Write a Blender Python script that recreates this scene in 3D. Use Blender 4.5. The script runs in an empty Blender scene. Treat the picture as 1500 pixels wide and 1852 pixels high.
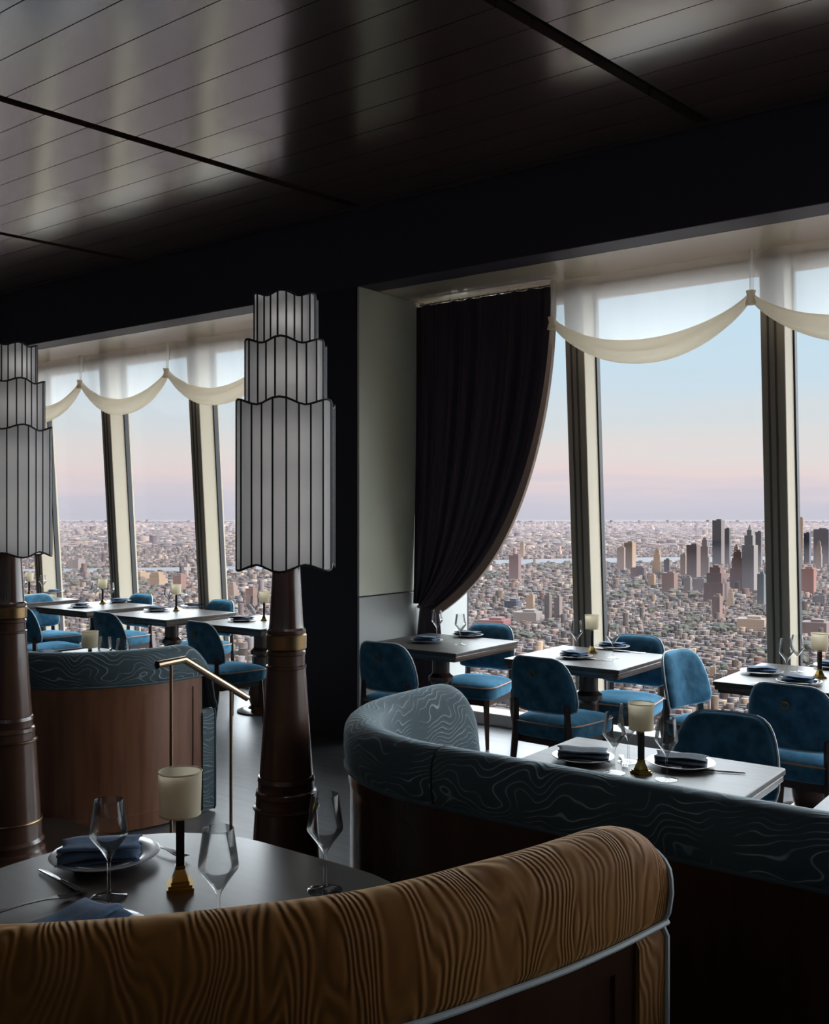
import bpy, bmesh, math, random
import numpy as np
from mathutils import Vector, Matrix

PI = math.pi
R = math.radians
scene = bpy.context.scene
COL = scene.collection
EYE = 1.67                      # eye height over the lower floor
YAW = math.atan2(0.601, 0.799)  # the camera looks this far left of the window wall's normal
FPX = 1800.0

# ------------------------------------------------------------------ camera
cam_d = bpy.data.cameras.new('camera')
cam = bpy.data.objects.new('camera', cam_d)
COL.objects.link(cam)
cam.location = (0, 0, EYE)
cam.rotation_euler = (PI / 2, 0, YAW)
cam_d.sensor_fit = 'HORIZONTAL'
cam_d.sensor_width = 36.0
cam_d.lens = 36.0 * FPX / 1500.0
cam_d.clip_start = 0.05
cam_d.clip_end = 200000
scene.camera = cam

# ------------------------------------------------------------------ world: dusk sky
world = bpy.data.worlds.new('sky')
scene.world = world
world.use_nodes = True
nt = world.node_tree
nt.nodes.clear()
w_out = nt.nodes.new('ShaderNodeOutputWorld')
w_bg = nt.nodes.new('ShaderNodeBackground')
w_tc = nt.nodes.new('ShaderNodeTexCoord')
w_sep = nt.nodes.new('ShaderNodeSeparateXYZ')
w_ramp = nt.nodes.new('ShaderNodeValToRGB')
w_map = nt.nodes.new('ShaderNodeMapping')
w_map.inputs['Scale'].default_value = (2.2, 2.2, 26)
w_noise = nt.nodes.new('ShaderNodeTexNoise')
w_noise.inputs['Scale'].default_value = 1.6
w_noise.inputs['Detail'].default_value = 5
w_add = nt.nodes.new('ShaderNodeMath'); w_add.operation = 'MULTIPLY_ADD'
w_add.inputs[1].default_value = 0.065
nt.links.new(w_tc.outputs['Generated'], w_sep.inputs[0])
nt.links.new(w_tc.outputs['Generated'], w_map.inputs[0])
nt.links.new(w_map.outputs[0], w_noise.inputs['Vector'])
w_sub = nt.nodes.new('ShaderNodeMath'); w_sub.operation = 'SUBTRACT'
w_sub.inputs[1].default_value = 0.5
nt.links.new(w_noise.outputs['Fac'], w_sub.inputs[0])
nt.links.new(w_sub.outputs[0], w_add.inputs[0])
nt.links.new(w_sep.outputs['Z'], w_add.inputs[2])
nt.links.new(w_add.outputs[0], w_ramp.inputs['Fac'])
stops = [(0.0, (.56, .55, .63)), (0.012, (.60, .57, .65)), (0.032, (.77, .64, .64)), (0.06, (.73, .68, .67)),
         (0.085, (.66, .69, .71)), (0.14, (.56, .70, .80)), (0.20, (.53, .70, .83)), (0.27, (.62, .72, .80)), (0.45, (.58, .70, .82)), (1.0, (.42, .56, .76))]
el = w_ramp.color_ramp.elements
el[0].position, el[0].color = stops[0][0], (*stops[0][1], 1)
el[1].position, el[1].color = stops[-1][0], (*stops[-1][1], 1)
for p_, c_ in stops[1:-1]:
    e = el.new(p_); e.color = (*c_, 1)
nt.links.new(w_ramp.outputs['Color'], w_bg.inputs['Color'])
w_bg.inputs['Strength'].default_value = 0.76
nt.links.new(w_bg.outputs[0], w_out.inputs['Surface'])

# low evening sun from the right, behind the tower: it reaches the city, not the room
sun_d = bpy.data.lights.new('sun', 'SUN')
sun_d.energy = 8.0
sun_d.color = (1.0, 0.72, 0.48)
sun_d.angle = R(3)
sun = bpy.data.objects.new('sun', sun_d)
COL.objects.link(sun)
sun.rotation_euler = Vector((-0.95, 0.16, -0.20)).to_track_quat('-Z', 'Y').to_euler()

# broad soft sun lamp added to brighten the room through the long windows
def fill_sun(name, direction, energy, angle, color):
    d = bpy.data.lights.new(name, 'SUN'); d.energy = energy; d.angle = R(angle); d.color = color
    o = bpy.data.objects.new(name, d); COL.objects.link(o)
    o.rotation_euler = Vector(direction).to_track_quat('-Z', 'Y').to_euler()
fill_sun('fill_sun_windows', (-0.32, -0.88, -0.30), 13.0, 160, (.87, .945, 1.0))

vs = scene.view_settings
vs.view_transform = 'Standard'
vs.look = 'None'
vs.gamma = 1.0
vs.use_curve_mapping = False
vs.exposure = 0.50
scene.cycles.transparent_max_bounces = 32
scene.cycles.sample_clamp_indirect = 4.0

# ------------------------------------------------------------------ helpers
def at(u, v, z):
    """world point on the horizontal plane z seen at pixel (u, v)"""
    Y = (EYE - z) * FPX / (v - 926.0)
    X = (u - 750.0) / FPX * Y
    return Vector((0.799 * X - 0.601 * Y, 0.601 * X + 0.799 * Y, z))

def W(s, q, z=0.0):
    """s = along the window wall to the left, q = towards the windows"""
    return Vector((-s, q, z))

class MB:
    def __init__(self):
        self.v = []; self.f = []; self.uv = []; self.smooth = True
    def add(self, verts, faces, uvs=None):
        o = len(self.v)
        self.v += [tuple(p) for p in verts]
        for i, f in enumerate(faces):
            self.f.append([a + o for a in f])
            self.uv.append(uvs[i] if uvs else None)
        return self
    def box(self, c, s, rz=0.0):
        x, y, z = s[0] / 2, s[1] / 2, s[2] / 2
        m = Matrix.Rotation(rz, 3, 'Z')
        vs_ = [m @ Vector((i * x, j * y, k * z)) + Vector(c) for k in (-1, 1) for j in (-1, 1) for i in (-1, 1)]
        return self.add(vs_, [(0, 2, 3, 1), (4, 5, 7, 6), (0, 1, 5, 4), (2, 6, 7, 3), (0, 4, 6, 2), (1, 3, 7, 5)])
    def box2(self, a, b):
        a, b = Vector(a), Vector(b)
        return self.box((a + b) / 2, [abs(b[i] - a[i]) for i in range(3)])
    def lathe(self, prof, n=32, c=(0, 0, 0), caps=True):
        c = Vector(c); vs_ = []; fs = []
        m = len(prof)
        for r, z in prof:
            for k in range(n):
                a = 2 * PI * k / n
                vs_.append((c.x + r * math.cos(a), c.y + r * math.sin(a), c.z + z))
        for i in range(m - 1):
            for k in range(n):
                k2 = (k + 1) % n
                fs.append((i * n + k, i * n + k2, (i + 1) * n + k2, (i + 1) * n + k))
        if caps and prof[0][0] > 1e-6: fs.append(tuple(reversed(range(n))))
        if caps and prof[-1][0] > 1e-6: fs.append(tuple((m - 1) * n + k for k in range(n)))
        return self.add(vs_, fs)
    def tube(self, pts, r, n=8, closed=False, caps=True):
        pts = [Vector(p) for p in pts]; m = len(pts); vs_ = []; fs = []
        rr = r if isinstance(r, (list, tuple)) else [r] * m
        prev = None
        for i, p in enumerate(pts):
            if closed: t = pts[(i + 1) % m] - pts[i - 1]
            else: t = pts[min(i + 1, m - 1)] - pts[max(i - 1, 0)]
            if t.length < 1e-9: t = Vector((0, 0, 1))
            t.normalize()
            if prev is None:
                up = Vector((0, 0, 1)) if abs(t.z) < .9 else Vector((1, 0, 0))
                a = t.cross(up).normalized()
            else:
                a = (prev - t * prev.dot(t)).normalized()
            prev = a; b = t.cross(a)
            for k in range(n):
                th = 2 * PI * k / n
                vs_.append(p + (a * math.cos(th) + b * math.sin(th)) * rr[i])
        rng = m if closed else m - 1
        for i in range(rng):
            j = (i + 1) % m
            for k in range(n):
                k2 = (k + 1) % n
                fs.append((i * n + k, i * n + k2, j * n + k2, j * n + k))
        if caps and not closed:
            fs.append(tuple(reversed(range(n)))); fs.append(tuple((m - 1) * n + k for k in range(n)))
        return self.add(vs_, fs)
    def bar(self, a, b, wx, wy):
        """square bar between two points"""
        return self.tube([a, b], max(wx, wy) * .7071, 4)
    def prism(self, poly, z0, z1):
        n = len(poly)
        vs_ = [(p[0], p[1], z0) for p in poly] + [(p[0], p[1], z1) for p in poly]
        fs = [tuple(reversed(range(n))), tuple(range(n, 2 * n))]
        for i in range(n):
            j = (i + 1) % n
            fs.append((i, j, n + j, n + i))
        return self.add(vs_, fs)
    def mesh(self, name, mat, smooth=True, angle=40):
        me = bpy.data.meshes.new(name)
        me.from_pydata([tuple(p) for p in self.v], [], self.f)
        if any(u is not None for u in self.uv):
            lay = me.uv_layers.new(name='UVMap')
            li = 0
            for f, u in zip(self.f, self.uv):
                for k in range(len(f)):
                    if u is not None: lay.data[li].uv = u[k]
                    li += 1
        me.materials.append(mat)
        bm = bmesh.new(); bm.from_mesh(me)
        bmesh.ops.recalc_face_normals(bm, faces=bm.faces)
        bm.to_mesh(me); bm.free()
        if smooth:
            me.polygons.foreach_set('use_smooth', [True] * len(me.polygons))
            me.set_sharp_from_angle(angle=R(angle))
        me.update()
        return me

def link(name, me, parent=None, loc=(0, 0, 0), rz=0.0, bevel=0.0, seg=2):
    o = bpy.data.objects.new(name, me)
    COL.objects.link(o)
    o.location = loc
    o.rotation_euler = (0, 0, rz)
    if parent is not None: o.parent = parent
    if bevel:
        b = o.modifiers.new('bevel', 'BEVEL'); b.width = bevel; b.segments = seg; b.limit_method = 'ANGLE'; b.angle_limit = R(40)
    return o

def build(mb, name, mat, parent=None, smooth=True, bevel=0.0, seg=2, loc=(0, 0, 0), rz=0.0, angle=40):
    return link(name, mb.mesh(name, mat, smooth, angle), parent, loc, rz, bevel, seg)

def tag(o, label, cat, group=None, kind=None):
    if label: o['label'] = label
    if cat: o['category'] = cat
    if group: o['group'] = group
    if kind: o['kind'] = kind
    return o

def struct(o, label=None):
    o['kind'] = 'structure'
    if label: o['label'] = label
    return o

def empty(name, loc, rz=0.0):
    o = bpy.data.objects.new(name, None)
    COL.objects.link(o)
    o.location = loc; o.rotation_euler = (0, 0, rz)
    o.empty_display_size = .05
    return o

# ------------------------------------------------------------------ materials
def mat(name, col, rough=.5, metal=0.0, spec=.5, sheen=0.0, sheen_col=None, coat=0.0, coat_rough=.1):
    m = bpy.data.materials.new(name)
    m.use_nodes = True
    b = m.node_tree.nodes['Principled BSDF']
    b.inputs['Base Color'].default_value = (*col, 1)
    b.inputs['Roughness'].default_value = rough
    b.inputs['Metallic'].default_value = metal
    b.inputs['Specular IOR Level'].default_value = spec
    b.inputs['Coat Weight'].default_value = coat
    b.inputs['Coat Roughness'].default_value = coat_rough
    if sheen:
        b.inputs['Sheen Weight'].default_value = sheen
        b.inputs['Sheen Roughness'].default_value = .4
        b.inputs['Sheen Tint'].default_value = (*(sheen_col or col), 1)
    return m

def N(m, typ, **kw):
    n = m.node_tree.nodes.new(typ)
    for k, v in kw.items():
        if k in n.inputs: n.inputs[k].default_value = v
        else: setattr(n, k, v)
    return n
def L(m, a, b): m.node_tree.links.new(a, b)

def ramp(m, fac, stops):
    r = N(m, 'ShaderNodeValToRGB')
    e = r.color_ramp.elements
    e[0].position, e[0].color = stops[0][0], (*stops[0][1], 1)
    e[1].position, e[1].color = stops[-1][0], (*stops[-1][1], 1)
    for p, c in stops[1:-1]:
        x = e.new(p); x.color = (*c, 1)
    L(m, fac, r.inputs['Fac'])
    return r.outputs['Color']

def noise_col(m, c0, c1, scale=(1, 1, 1), nscale=5, detail=4, coords='Object', bump=0.0, dist=.01, lo=.35, hi=.65):
    b = m.node_tree.nodes['Principled BSDF']
    tc = N(m, 'ShaderNodeTexCoord'); mp = N(m, 'ShaderNodeMapping'); mp.inputs['Scale'].default_value = scale
    L(m, tc.outputs[coords], mp.inputs[0])
    no = N(m, 'ShaderNodeTexNoise', Scale=nscale, Detail=detail)
    L(m, mp.outputs[0], no.inputs['Vector'])
    L(m, ramp(m, no.outputs['Fac'], [(lo, c0), (hi, c1)]), b.inputs['Base Color'])
    if bump:
        bp = N(m, 'ShaderNodeBump', Strength=bump, Distance=dist)
        L(m, no.outputs['Fac'], bp.inputs['Height']); L(m, bp.outputs[0], b.inputs['Normal'])
    return m

def moire(m, base, dark, light, sc, freq, warp, bump, line=(.25, .5), run=(0, 1), amp=.1, floor_=.25):
    """watered velvet: contour lines of a stretched noise field"""
    b = m.node_tree.nodes['Principled BSDF']
    tc = N(m, 'ShaderNodeTexCoord'); mp = N(m, 'ShaderNodeMapping')
    mp.inputs['Scale'].default_value = (sc[0], sc[1], 1)
    L(m, tc.outputs['UV'], mp.inputs[0])
    n1 = N(m, 'ShaderNodeTexNoise', Scale=1.0, Detail=1.2, Roughness=.4, Distortion=warp)
    L(m, mp.outputs[0], n1.inputs['Vector'])
    su = N(m, 'ShaderNodeSeparateXYZ'); L(m, tc.outputs['UV'], su.inputs[0])
    m1 = N(m, 'ShaderNodeMath', operation='MULTIPLY'); m1.inputs[1].default_value = run[0]; L(m, su.outputs['X'], m1.inputs[0])
    m2 = N(m, 'ShaderNodeMath', operation='MULTIPLY_ADD'); m2.inputs[1].default_value = run[1]; L(m, su.outputs['Y'], m2.inputs[0]); L(m, m1.outputs[0], m2.inputs[2])
    m3 = N(m, 'ShaderNodeMath', operation='MULTIPLY_ADD'); m3.inputs[1].default_value = amp; L(m, n1.outputs['Fac'], m3.inputs[0]); L(m, m2.outputs[0], m3.inputs[2])
    mul = N(m, 'ShaderNodeMath', operation='MULTIPLY'); mul.inputs[1].default_value = freq
    L(m, m3.outputs[0], mul.inputs[0])
    sx = N(m, 'ShaderNodeMath', operation='SINE'); L(m, mul.outputs[0], sx.inputs[0])
    mr = N(m, 'ShaderNodeMapRange'); mr.inputs[1].default_value = -1; mr.inputs[2].default_value = 1
    L(m, sx.outputs[0], mr.inputs[0])
    # the pattern comes and goes over the cloth
    mp2 = N(m, 'ShaderNodeMapping'); mp2.inputs['Scale'].default_value = (5, 5, 1); L(m, tc.outputs['UV'], mp2.inputs[0])
    n2 = N(m, 'ShaderNodeTexNoise', Scale=1.6, Detail=3); L(m, mp2.outputs[0], n2.inputs['Vector'])
    mr2 = N(m, 'ShaderNodeMapRange'); mr2.inputs[1].default_value = .38; mr2.inputs[2].default_value = .62; L(m, n2.outputs['Fac'], mr2.inputs[0])
    col1 = ramp(m, mr.outputs[0], [(0.0, dark), (line[0], dark), (line[1], base), (.93, base), (1.0, light)])
    mx = N(m, 'ShaderNodeMix', data_type='RGBA')
    mx.inputs[6].default_value = (*base, 1)
    fac = N(m, 'ShaderNodeMath', operation='MULTIPLY_ADD'); fac.inputs[1].default_value = 1 - floor_; fac.inputs[2].default_value = floor_
    L(m, mr2.outputs[0], fac.inputs[0]); L(m, fac.outputs[0], mx.inputs[0])
    L(m, col1, mx.inputs[7]); L(m, mx.outputs[2], b.inputs['Base Color'])
    bp = N(m, 'ShaderNodeBump', Strength=bump, Distance=.004)
    hm = N(m, 'ShaderNodeMath', operation='MULTIPLY'); L(m, mr.outputs[0], hm.inputs[0]); L(m, fac.outputs[0], hm.inputs[1])
    L(m, hm.outputs[0], bp.inputs['Height']); L(m, bp.outputs[0], b.inputs['Normal'])
    return m

M = {}
# ceiling planks: dark lacquered timber, mirror-like
m = M['lacquer'] = mat('ceiling_lacquer', (.09, .048, .037), .2, spec=.5, coat=1.0, coat_rough=.16)
m.node_tree.nodes['Principled BSDF'].inputs['IOR'].default_value = 3.0
m.node_tree.nodes['Principled BSDF'].inputs['Coat IOR'].default_value = 2.2
tc = N(m, 'ShaderNodeTexCoord'); no = N(m, 'ShaderNodeTexNoise', Scale=1.1, Detail=2); L(m, tc.outputs['Object'], no.inputs['Vector'])
bp = N(m, 'ShaderNodeBump', Strength=.12, Distance=.05); L(m, no.outputs['Fac'], bp.inputs['Height'])
for i_ in ('Normal', 'Coat Normal'): L(m, bp.outputs[0], m.node_tree.nodes['Principled BSDF'].inputs[i_])
M['slot'] = mat('slot_black', (.004, .004, .004), .8)
M['beam'] = mat('beam_navy_black', (.06, .052, .068), .45, spec=.3)
M['wall_dark'] = mat('dark_wall', (.042, .038, .048), .6, spec=.3)
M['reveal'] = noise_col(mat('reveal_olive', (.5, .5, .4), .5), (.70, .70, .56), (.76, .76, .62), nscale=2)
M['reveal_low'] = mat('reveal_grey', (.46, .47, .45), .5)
m = M['soffit'] = mat('soffit_lacquer', (.66, .55, .41), .2, spec=.8, coat=.5, coat_rough=.08)
M['mullion'] = noise_col(mat('mullion_champagne', (.48, .44, .36), .65, metal=.0, spec=.2), (.50, .43, .33), (.55, .475, .365), scale=(1, 1, .3), nscale=2)
M['gasket'] = mat('gasket_dark', (.03, .03, .03), .6)
M['floor'] = noise_col(mat('floor_polished', (.1, .1, .11), .42, spec=.5, coat=.3, coat_rough=.35), (.085, .085, .095), (.13, .128, .13), scale=(1.2, 14, 1), nscale=2, detail=5)
M['platform'] = noise_col(mat('platform_wood', (.05, .035, .028), .3, spec=.5), (.04, .028, .022), (.06, .042, .034), scale=(1, 12, 1), nscale=2)
M['groove'] = mat('mullion_groove', (.13, .12, .1), .6)
M['sill'] = mat('sill_stone', (.4, .38, .35), .5)
M['walnut'] = noise_col(mat('booth_wood', (.09, .04, .024), .3, spec=.5, coat=.3, coat_rough=.2), (.165, .066, .034), (.26, .11, .058), scale=(8, 8, .7), nscale=2.5, detail=5)
M['espresso'] = noise_col(mat('espresso_wood', (.03, .016, .011), .22, spec=.6, coat=.4, coat_rough=.15), (.046, .021, .013), (.072, .034, .021), scale=(6, 6, .8), nscale=2)
M['column'] = mat('column_lacquer', (.095, .045, .03), .25, spec=.6, coat=.5, coat_rough=.15)
M['legwood'] = mat('leg_wood', (.045, .022, .014), .35)
M['tabletop'] = noise_col(mat('tabletop_dark', (.06, .05, .045), .42, spec=.3, coat=.1, coat_rough=.3), (.052, .043, .038), (.085, .072, .064), scale=(1.5, 14, 1), nscale=3, detail=5, bump=.03, dist=.002)
M['tabletop_near'] = noise_col(mat('tabletop_espresso', (.026, .018, .016), .3, spec=.7, coat=.8, coat_rough=.25), (.022, .015, .013), (.034, .024, .02), scale=(1.2, 16, 1), nscale=3, detail=5, bump=.03, dist=.002)
M['tableedge'] = mat('table_edge', (.09, .06, .045), .3, coat=.4)
M['brass'] = mat('brass', (.62, .42, .12), .22, metal=1.0)
M['bronze'] = mat('bronze', (.42, .29, .2), .3, metal=1.0)
M['antique'] = mat('antique_brass', (.30, .20, .10), .35, metal=1.0)
M['steel'] = mat('cutlery_steel', (.55, .54, .52), .18, metal=1.0)
M['black'] = mat('black_stem', (.01, .01, .011), .3)
M['piping_copper'] = mat('piping_copper', (.42, .25, .14), .5)
M['piping_white'] = mat('piping_pale', (.55, .6, .62), .5, sheen=.4, sheen_col=(1, 1, 1))
M['velvet'] = noise_col(mat('chair_velvet', (.05, .17, .29), .85, spec=.15, sheen=1.0, sheen_col=(.25, .65, 1.0)), (.028, .095, .155), (.062, .18, .28), nscale=16, detail=4, bump=.15, dist=.004)
M['teal'] = moire(mat('booth_teal_velvet', (.08, .13, .16), .7, spec=.25, sheen=.55, sheen_col=(.6, .75, .82)), (.072, .106, .12), (.066, .096, .11), (.46, .54, .57), (6, 6), 280, .3, .3, line=(.0, .3), run=(.25, .9), amp=.22, floor_=.0)
M['amber'] = moire(mat('booth_amber_velvet', (.3, .14, .03), .7, spec=.2, sheen=.35, sheen_col=(1, .65, .3)), (.29, .115, .024), (.195, .075, .0155), (.32, .135, .032), (11, 3.0), 620, .3, .5, line=(.0, .6), run=(.6, .03), amp=.14, floor_=.4)
M['amber_plain'] = mat('amber_trim', (.34, .18, .06), .7, sheen=.4, sheen_col=(1, .7, .4))
M['curtain'] = mat('curtain_aubergine', (.045, .032, .048), .42, spec=.4, sheen=.7, sheen_col=(.6, .35, .38))
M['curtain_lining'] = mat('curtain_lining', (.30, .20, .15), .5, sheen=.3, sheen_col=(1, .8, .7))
M['plate'] = mat('plate_glaze', (.36, .36, .37), .2, coat=.4)
M['napkin'] = noise_col(mat('napkin_linen', (.04, .085, .16), .85, sheen=.2, sheen_col=(.5, .6, .8)), (.032, .07, .135), (.055, .11, .2), nscale=40, bump=.1, dist=.002)
M['napkin_grey'] = noise_col(mat('napkin_slate', (.04, .05, .07), .85), (.06, .08, .11), (.095, .12, .16), nscale=40, bump=.1, dist=.002)
M['rib'] = mat('shade_rib_black', (.012, .012, .014), .5)

def translucent(name, col, tr=.5, transp=0.0, rough=.6):
    m = bpy.data.materials.new(name); m.use_nodes = True
    t = m.node_tree; b = t.nodes['Principled BSDF']; out = t.nodes['Material Output']
    b.inputs['Base Color'].default_value = (*col, 1); b.inputs['Roughness'].default_value = rough
    b.inputs['Specular IOR Level'].default_value = .25
    tl = N(m, 'ShaderNodeBsdfTranslucent'); tl.inputs[0].default_value = (*col, 1)
    mx = N(m, 'ShaderNodeMixShader'); mx.inputs[0].default_value = tr
    L(m, b.outputs[0], mx.inputs[1]); L(m, tl.outputs[0], mx.inputs[2])
    last = mx.outputs[0]
    if transp:
        tp = N(m, 'ShaderNodeBsdfTransparent'); m2 = N(m, 'ShaderNodeMixShader'); m2.inputs[0].default_value = transp
        L(m, last, m2.inputs[1]); L(m, tp.outputs[0], m2.inputs[2]); last = m2.outputs[0]
    L(m, last, out.inputs['Surface'])
    return m
M['shade_panel'] = translucent('shade_alabaster', (.93, .92, .91), .68)
M['lampshade'] = translucent('lampshade_linen', (.76, .67, .50), .45)
M['sheer'] = translucent('sheer_voile', (.95, .94, .91), .75, .5)
M['swag'] = translucent('swag_silk', (.88, .81, .68), .6, .12)

def glass_thin(name, refl=1.0, rough=.02):
    m = bpy.data.materials.new(name); m.use_nodes = True
    t = m.node_tree; out = t.nodes['Material Output']; t.nodes.remove(t.nodes['Principled BSDF'])
    fr = N(m, 'ShaderNodeFresnel'); fr.inputs[0].default_value = 1.45
    mu = N(m, 'ShaderNodeMath', operation='MULTIPLY'); mu.inputs[1].default_value = refl; L(m, fr.outputs[0], mu.inputs[0])
    tp = N(m, 'ShaderNodeBsdfTransparent'); tp.inputs[0].default_value = (.985, .99, .99, 1)
    gl = N(m, 'ShaderNodeBsdfGlossy'); gl.inputs['Roughness'].default_value = rough
    mx = N(m, 'ShaderNodeMixShader'); L(m, mu.outputs[0], mx.inputs[0]); L(m, tp.outputs[0], mx.inputs[1]); L(m, gl.outputs[0], mx.inputs[2])
    L(m, mx.outputs[0], out.inputs['Surface'])
    return m
M['pane'] = glass_thin('window_pane', .05, .12)
m = M['glass'] = glass_thin('stem_glass', .75)

# ------------------------------------------------------------------ the room
SMIN, SMAX, QBACK, QBEAM = -9.0, 13.5, -4.0, 5.5
ZC, ZB = 3.85, 3.30
ZP = 0.12
def qg(z): return 6.50 + (3.30 - z) * 0.063      # the glass leans in towards its head

mb = MB(); mb.box2(W(SMAX, QBACK, -.25), W(SMIN, 6.95, 0)); struct(build(mb, 'floor', M['floor'], smooth=False), 'dark polished floor beside the windows')

# raised platform, its edge follows the backs of the two teal booths
poly = [(-8.9, QBACK + .02), (-8.9, 2.33), (1.75, 2.33)]
for k in range(1, 9):
    a = R(-90 + k * 8.6); poly.append((1.75 + .70 * math.cos(a), 3.03 + .70 * math.sin(a)))
poly += [(2.56, 2.95), (4.467, 2.95)]
for k in range(1, 6):
    a = R(-128 + k * 7.6); poly.append((4.9 + .70 * math.cos(a), 3.5 + .70 * math.sin(a)))
poly += [(13.4, 2.80), (13.4, QBACK + .02)]
mb = MB(); mb.prism([(-s, q) for s, q in poly], 0.0, ZP); struct(build(mb, 'floor_raised', M['platform'], smooth=False), 'dark wooden platform under the near table')

# ceiling
ceil = MB(); ceil.box2(W(SMAX, QBACK, ZC + .06), W(SMIN, QBEAM + .1, ZC + .3))
ceil_o = struct(build(ceil, 'ceiling', M['slot'], smooth=False), 'dark ceiling above the lacquered planks')
def slot_s(k, q): return 2.05 + 2.54 * k - .122 * (q - 5.41)
qs = [5.41 - .252 * i for i in range(0, 26)]
qs = [5.49] + qs
for i in range(len(qs) - 1):
    q1, q0 = qs[i] - .003, qs[i + 1] + .003
    for k in range(-2, 4):
        sw = .04 if i else 0.0
        quad = [(-(slot_s(k, q0) + sw), q0), (-(slot_s(k + 1, q0) - sw), q0), (-(slot_s(k + 1, q1) - sw), q1), (-(slot_s(k, q1) + sw), q1)]
        b_ = MB(); b_.prism(quad, ZC, ZC + .05)
        if i == 0 and k > -2: pass
        build(b_, 'plank', M['lacquer'], ceil_o, smooth=False)
b_ = MB(); b_.box2(W(SMAX, QBACK, ZC), W(SMIN, qs[-1] - .01, ZC + .055)); build(b_, 'ceiling_panel', M['lacquer'], ceil_o, smooth=False)

# beam, soffit
mb = MB(); mb.box2(W(SMAX, QBEAM, ZB), W(SMIN, QBEAM + .22, ZC + .3)); struct(build(mb, 'ceiling_beam', M['beam'], smooth=False, bevel=.006), 'deep black beam along the windows')
mb = MB(); mb.box2(W(SMAX, QBEAM + .22, ZB), W(SMIN, 6.95, ZB + .12)); struct(build(mb, 'ceiling_soffit', M['soffit'], smooth=False), 'glossy champagne soffit above the windows')
# closing walls
mb = MB()
mb.box2(W(SMAX, QBACK - .2, -.25), W(SMIN, QBACK, 2.2)); mb.box2(W(SMAX, QBACK - .2, 3.4), W(SMIN, QBACK, ZC + .3))
for k in range(8):  # high openings added in the unseen back wall to let in fill light
    s_ = SMIN + (SMAX - SMIN) * k / 7; mb.box2(W(min(SMAX, s_ + .8), QBACK - .2, 2.2), W(max(SMIN, s_ - .8), QBACK, 3.4))
struct(build(mb, 'wall_back', M['wall_dark'], smooth=False))
for k in range(7):
    a_ = SMIN + (SMAX - SMIN) * k / 7 + .8; b2_ = SMIN + (SMAX - SMIN) * (k + 1) / 7 - .8
    mb = MB(); mb.box2(W(b2_, QBACK - .12, 2.2), W(a_, QBACK - .11, 3.4)); struct(build(mb, 'window_%d' % (31 + k), M['pane'], smooth=False), 'added unseen high pane in the back wall, for fill light')
mb = MB(); mb.box2(W(SMAX + .2, QBACK - .2, -.25), W(SMAX, 7.0, ZC + .3)); struct(build(mb, 'wall_left', M['wall_dark'], smooth=False))
mb = MB(); mb.box2(W(SMIN, QBACK - .2, -.25), W(SMIN - .2, 7.0, ZC + .3)); struct(build(mb, 'wall_right', M['wall_dark'], smooth=False))
# the pier between the two window groups
S0, S1 = 4.66, 5.40
mb = MB(); mb.box2(W(S1, QBEAM, 0), W(S0, 6.95, ZB)); pier = struct(build(mb, 'wall_pier', M['wall_dark'], smooth=False), 'black pier between the window bays')
for sgn, s_ in ((-1, S0), (1, S1)):
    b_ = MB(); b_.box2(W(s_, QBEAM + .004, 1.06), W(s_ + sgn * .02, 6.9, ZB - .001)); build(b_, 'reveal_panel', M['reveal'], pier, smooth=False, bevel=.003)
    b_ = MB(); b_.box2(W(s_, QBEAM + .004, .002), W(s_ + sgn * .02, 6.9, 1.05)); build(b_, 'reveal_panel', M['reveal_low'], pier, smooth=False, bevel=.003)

# windows: leaning panes with deep champagne mullions
def lean_box(sa, sb, da, db, z0, z1):
    """box between s=sa..sb whose front and back follow the leaning glass at depth offsets da..db"""
    vs_ = []
    for z in (z0, z1):
        for s in (sa, sb):
            for d in (da, db): vs_.append(W(s, qg(z) + d, z))
    return vs_, [(0, 1, 3, 2), (4, 6, 7, 5), (0, 4, 5, 1), (2, 3, 7, 6), (0, 2, 6, 4), (1, 5, 7, 3)]
PITCH = 1.385
edges = []
n_win = 0
def window(sa, sb, mull=True):
    """glass between s=sa (right) and sb (left); the mullion stands at its right end, s=sa-.. """
    global n_win
    n_win += 1
    b_ = MB(); b_.add(*lean_box(sa, sb, .0, .012, .10, 3.23)); w = struct(build(b_, 'window_%d' % n_win, M['pane'], smooth=False), 'tall leaning window pane over the city')
    b_ = MB(); b_.add(*lean_box(sa, sb, -.06, .06, 3.225, 3.298)); build(b_, 'window_head', M['mullion'], w, smooth=False, bevel=.008)
    b_ = MB(); b_.add(*lean_box(sa, sb, -.14, .06, .001, .10)); build(b_, 'window_sill', M['sill'], w, smooth=False, bevel=.008)
    if mull:
        b_ = MB(); b_.add(*lean_box(sb, sb + .15, -.19, .06, .002, 3.297)); mo = build(b_, 'mullion', M['mullion'], w, smooth=False, bevel=.006)
        for ds in (.05, .095):
            b_ = MB(); b_.add(*lean_box(sb + ds, sb + ds + .012, -.1985, -.188, .02, 3.29)); build(b_, 'groove', M['groove'], mo, smooth=False)
        b_ = MB(); b_.add(*lean_box(sb - .012, sb, -.02, .03, .1, 3.225)); build(b_, 'gasket', M['gasket'], mo, smooth=False)
RM = [1.884 + PITCH * k for k in range(-7, 2)]           # right faces of the mullions, right group
s_prev = SMIN + .01
for s_ in RM:
    window(s_prev, s_); s_prev = s_ + .15
window(s_prev, S0 - .03, mull=False)
LM = [7.345 - PITCH, 7.345, 7.345 + PITCH, 7.345 + 2 * PITCH, 7.345 + 3 * PITCH]
s_prev = S1 + .03
for s_ in LM:
    window(s_prev, s_); s_prev = s_ + .15
window(s_prev, SMAX - .01, mull=False)

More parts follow.
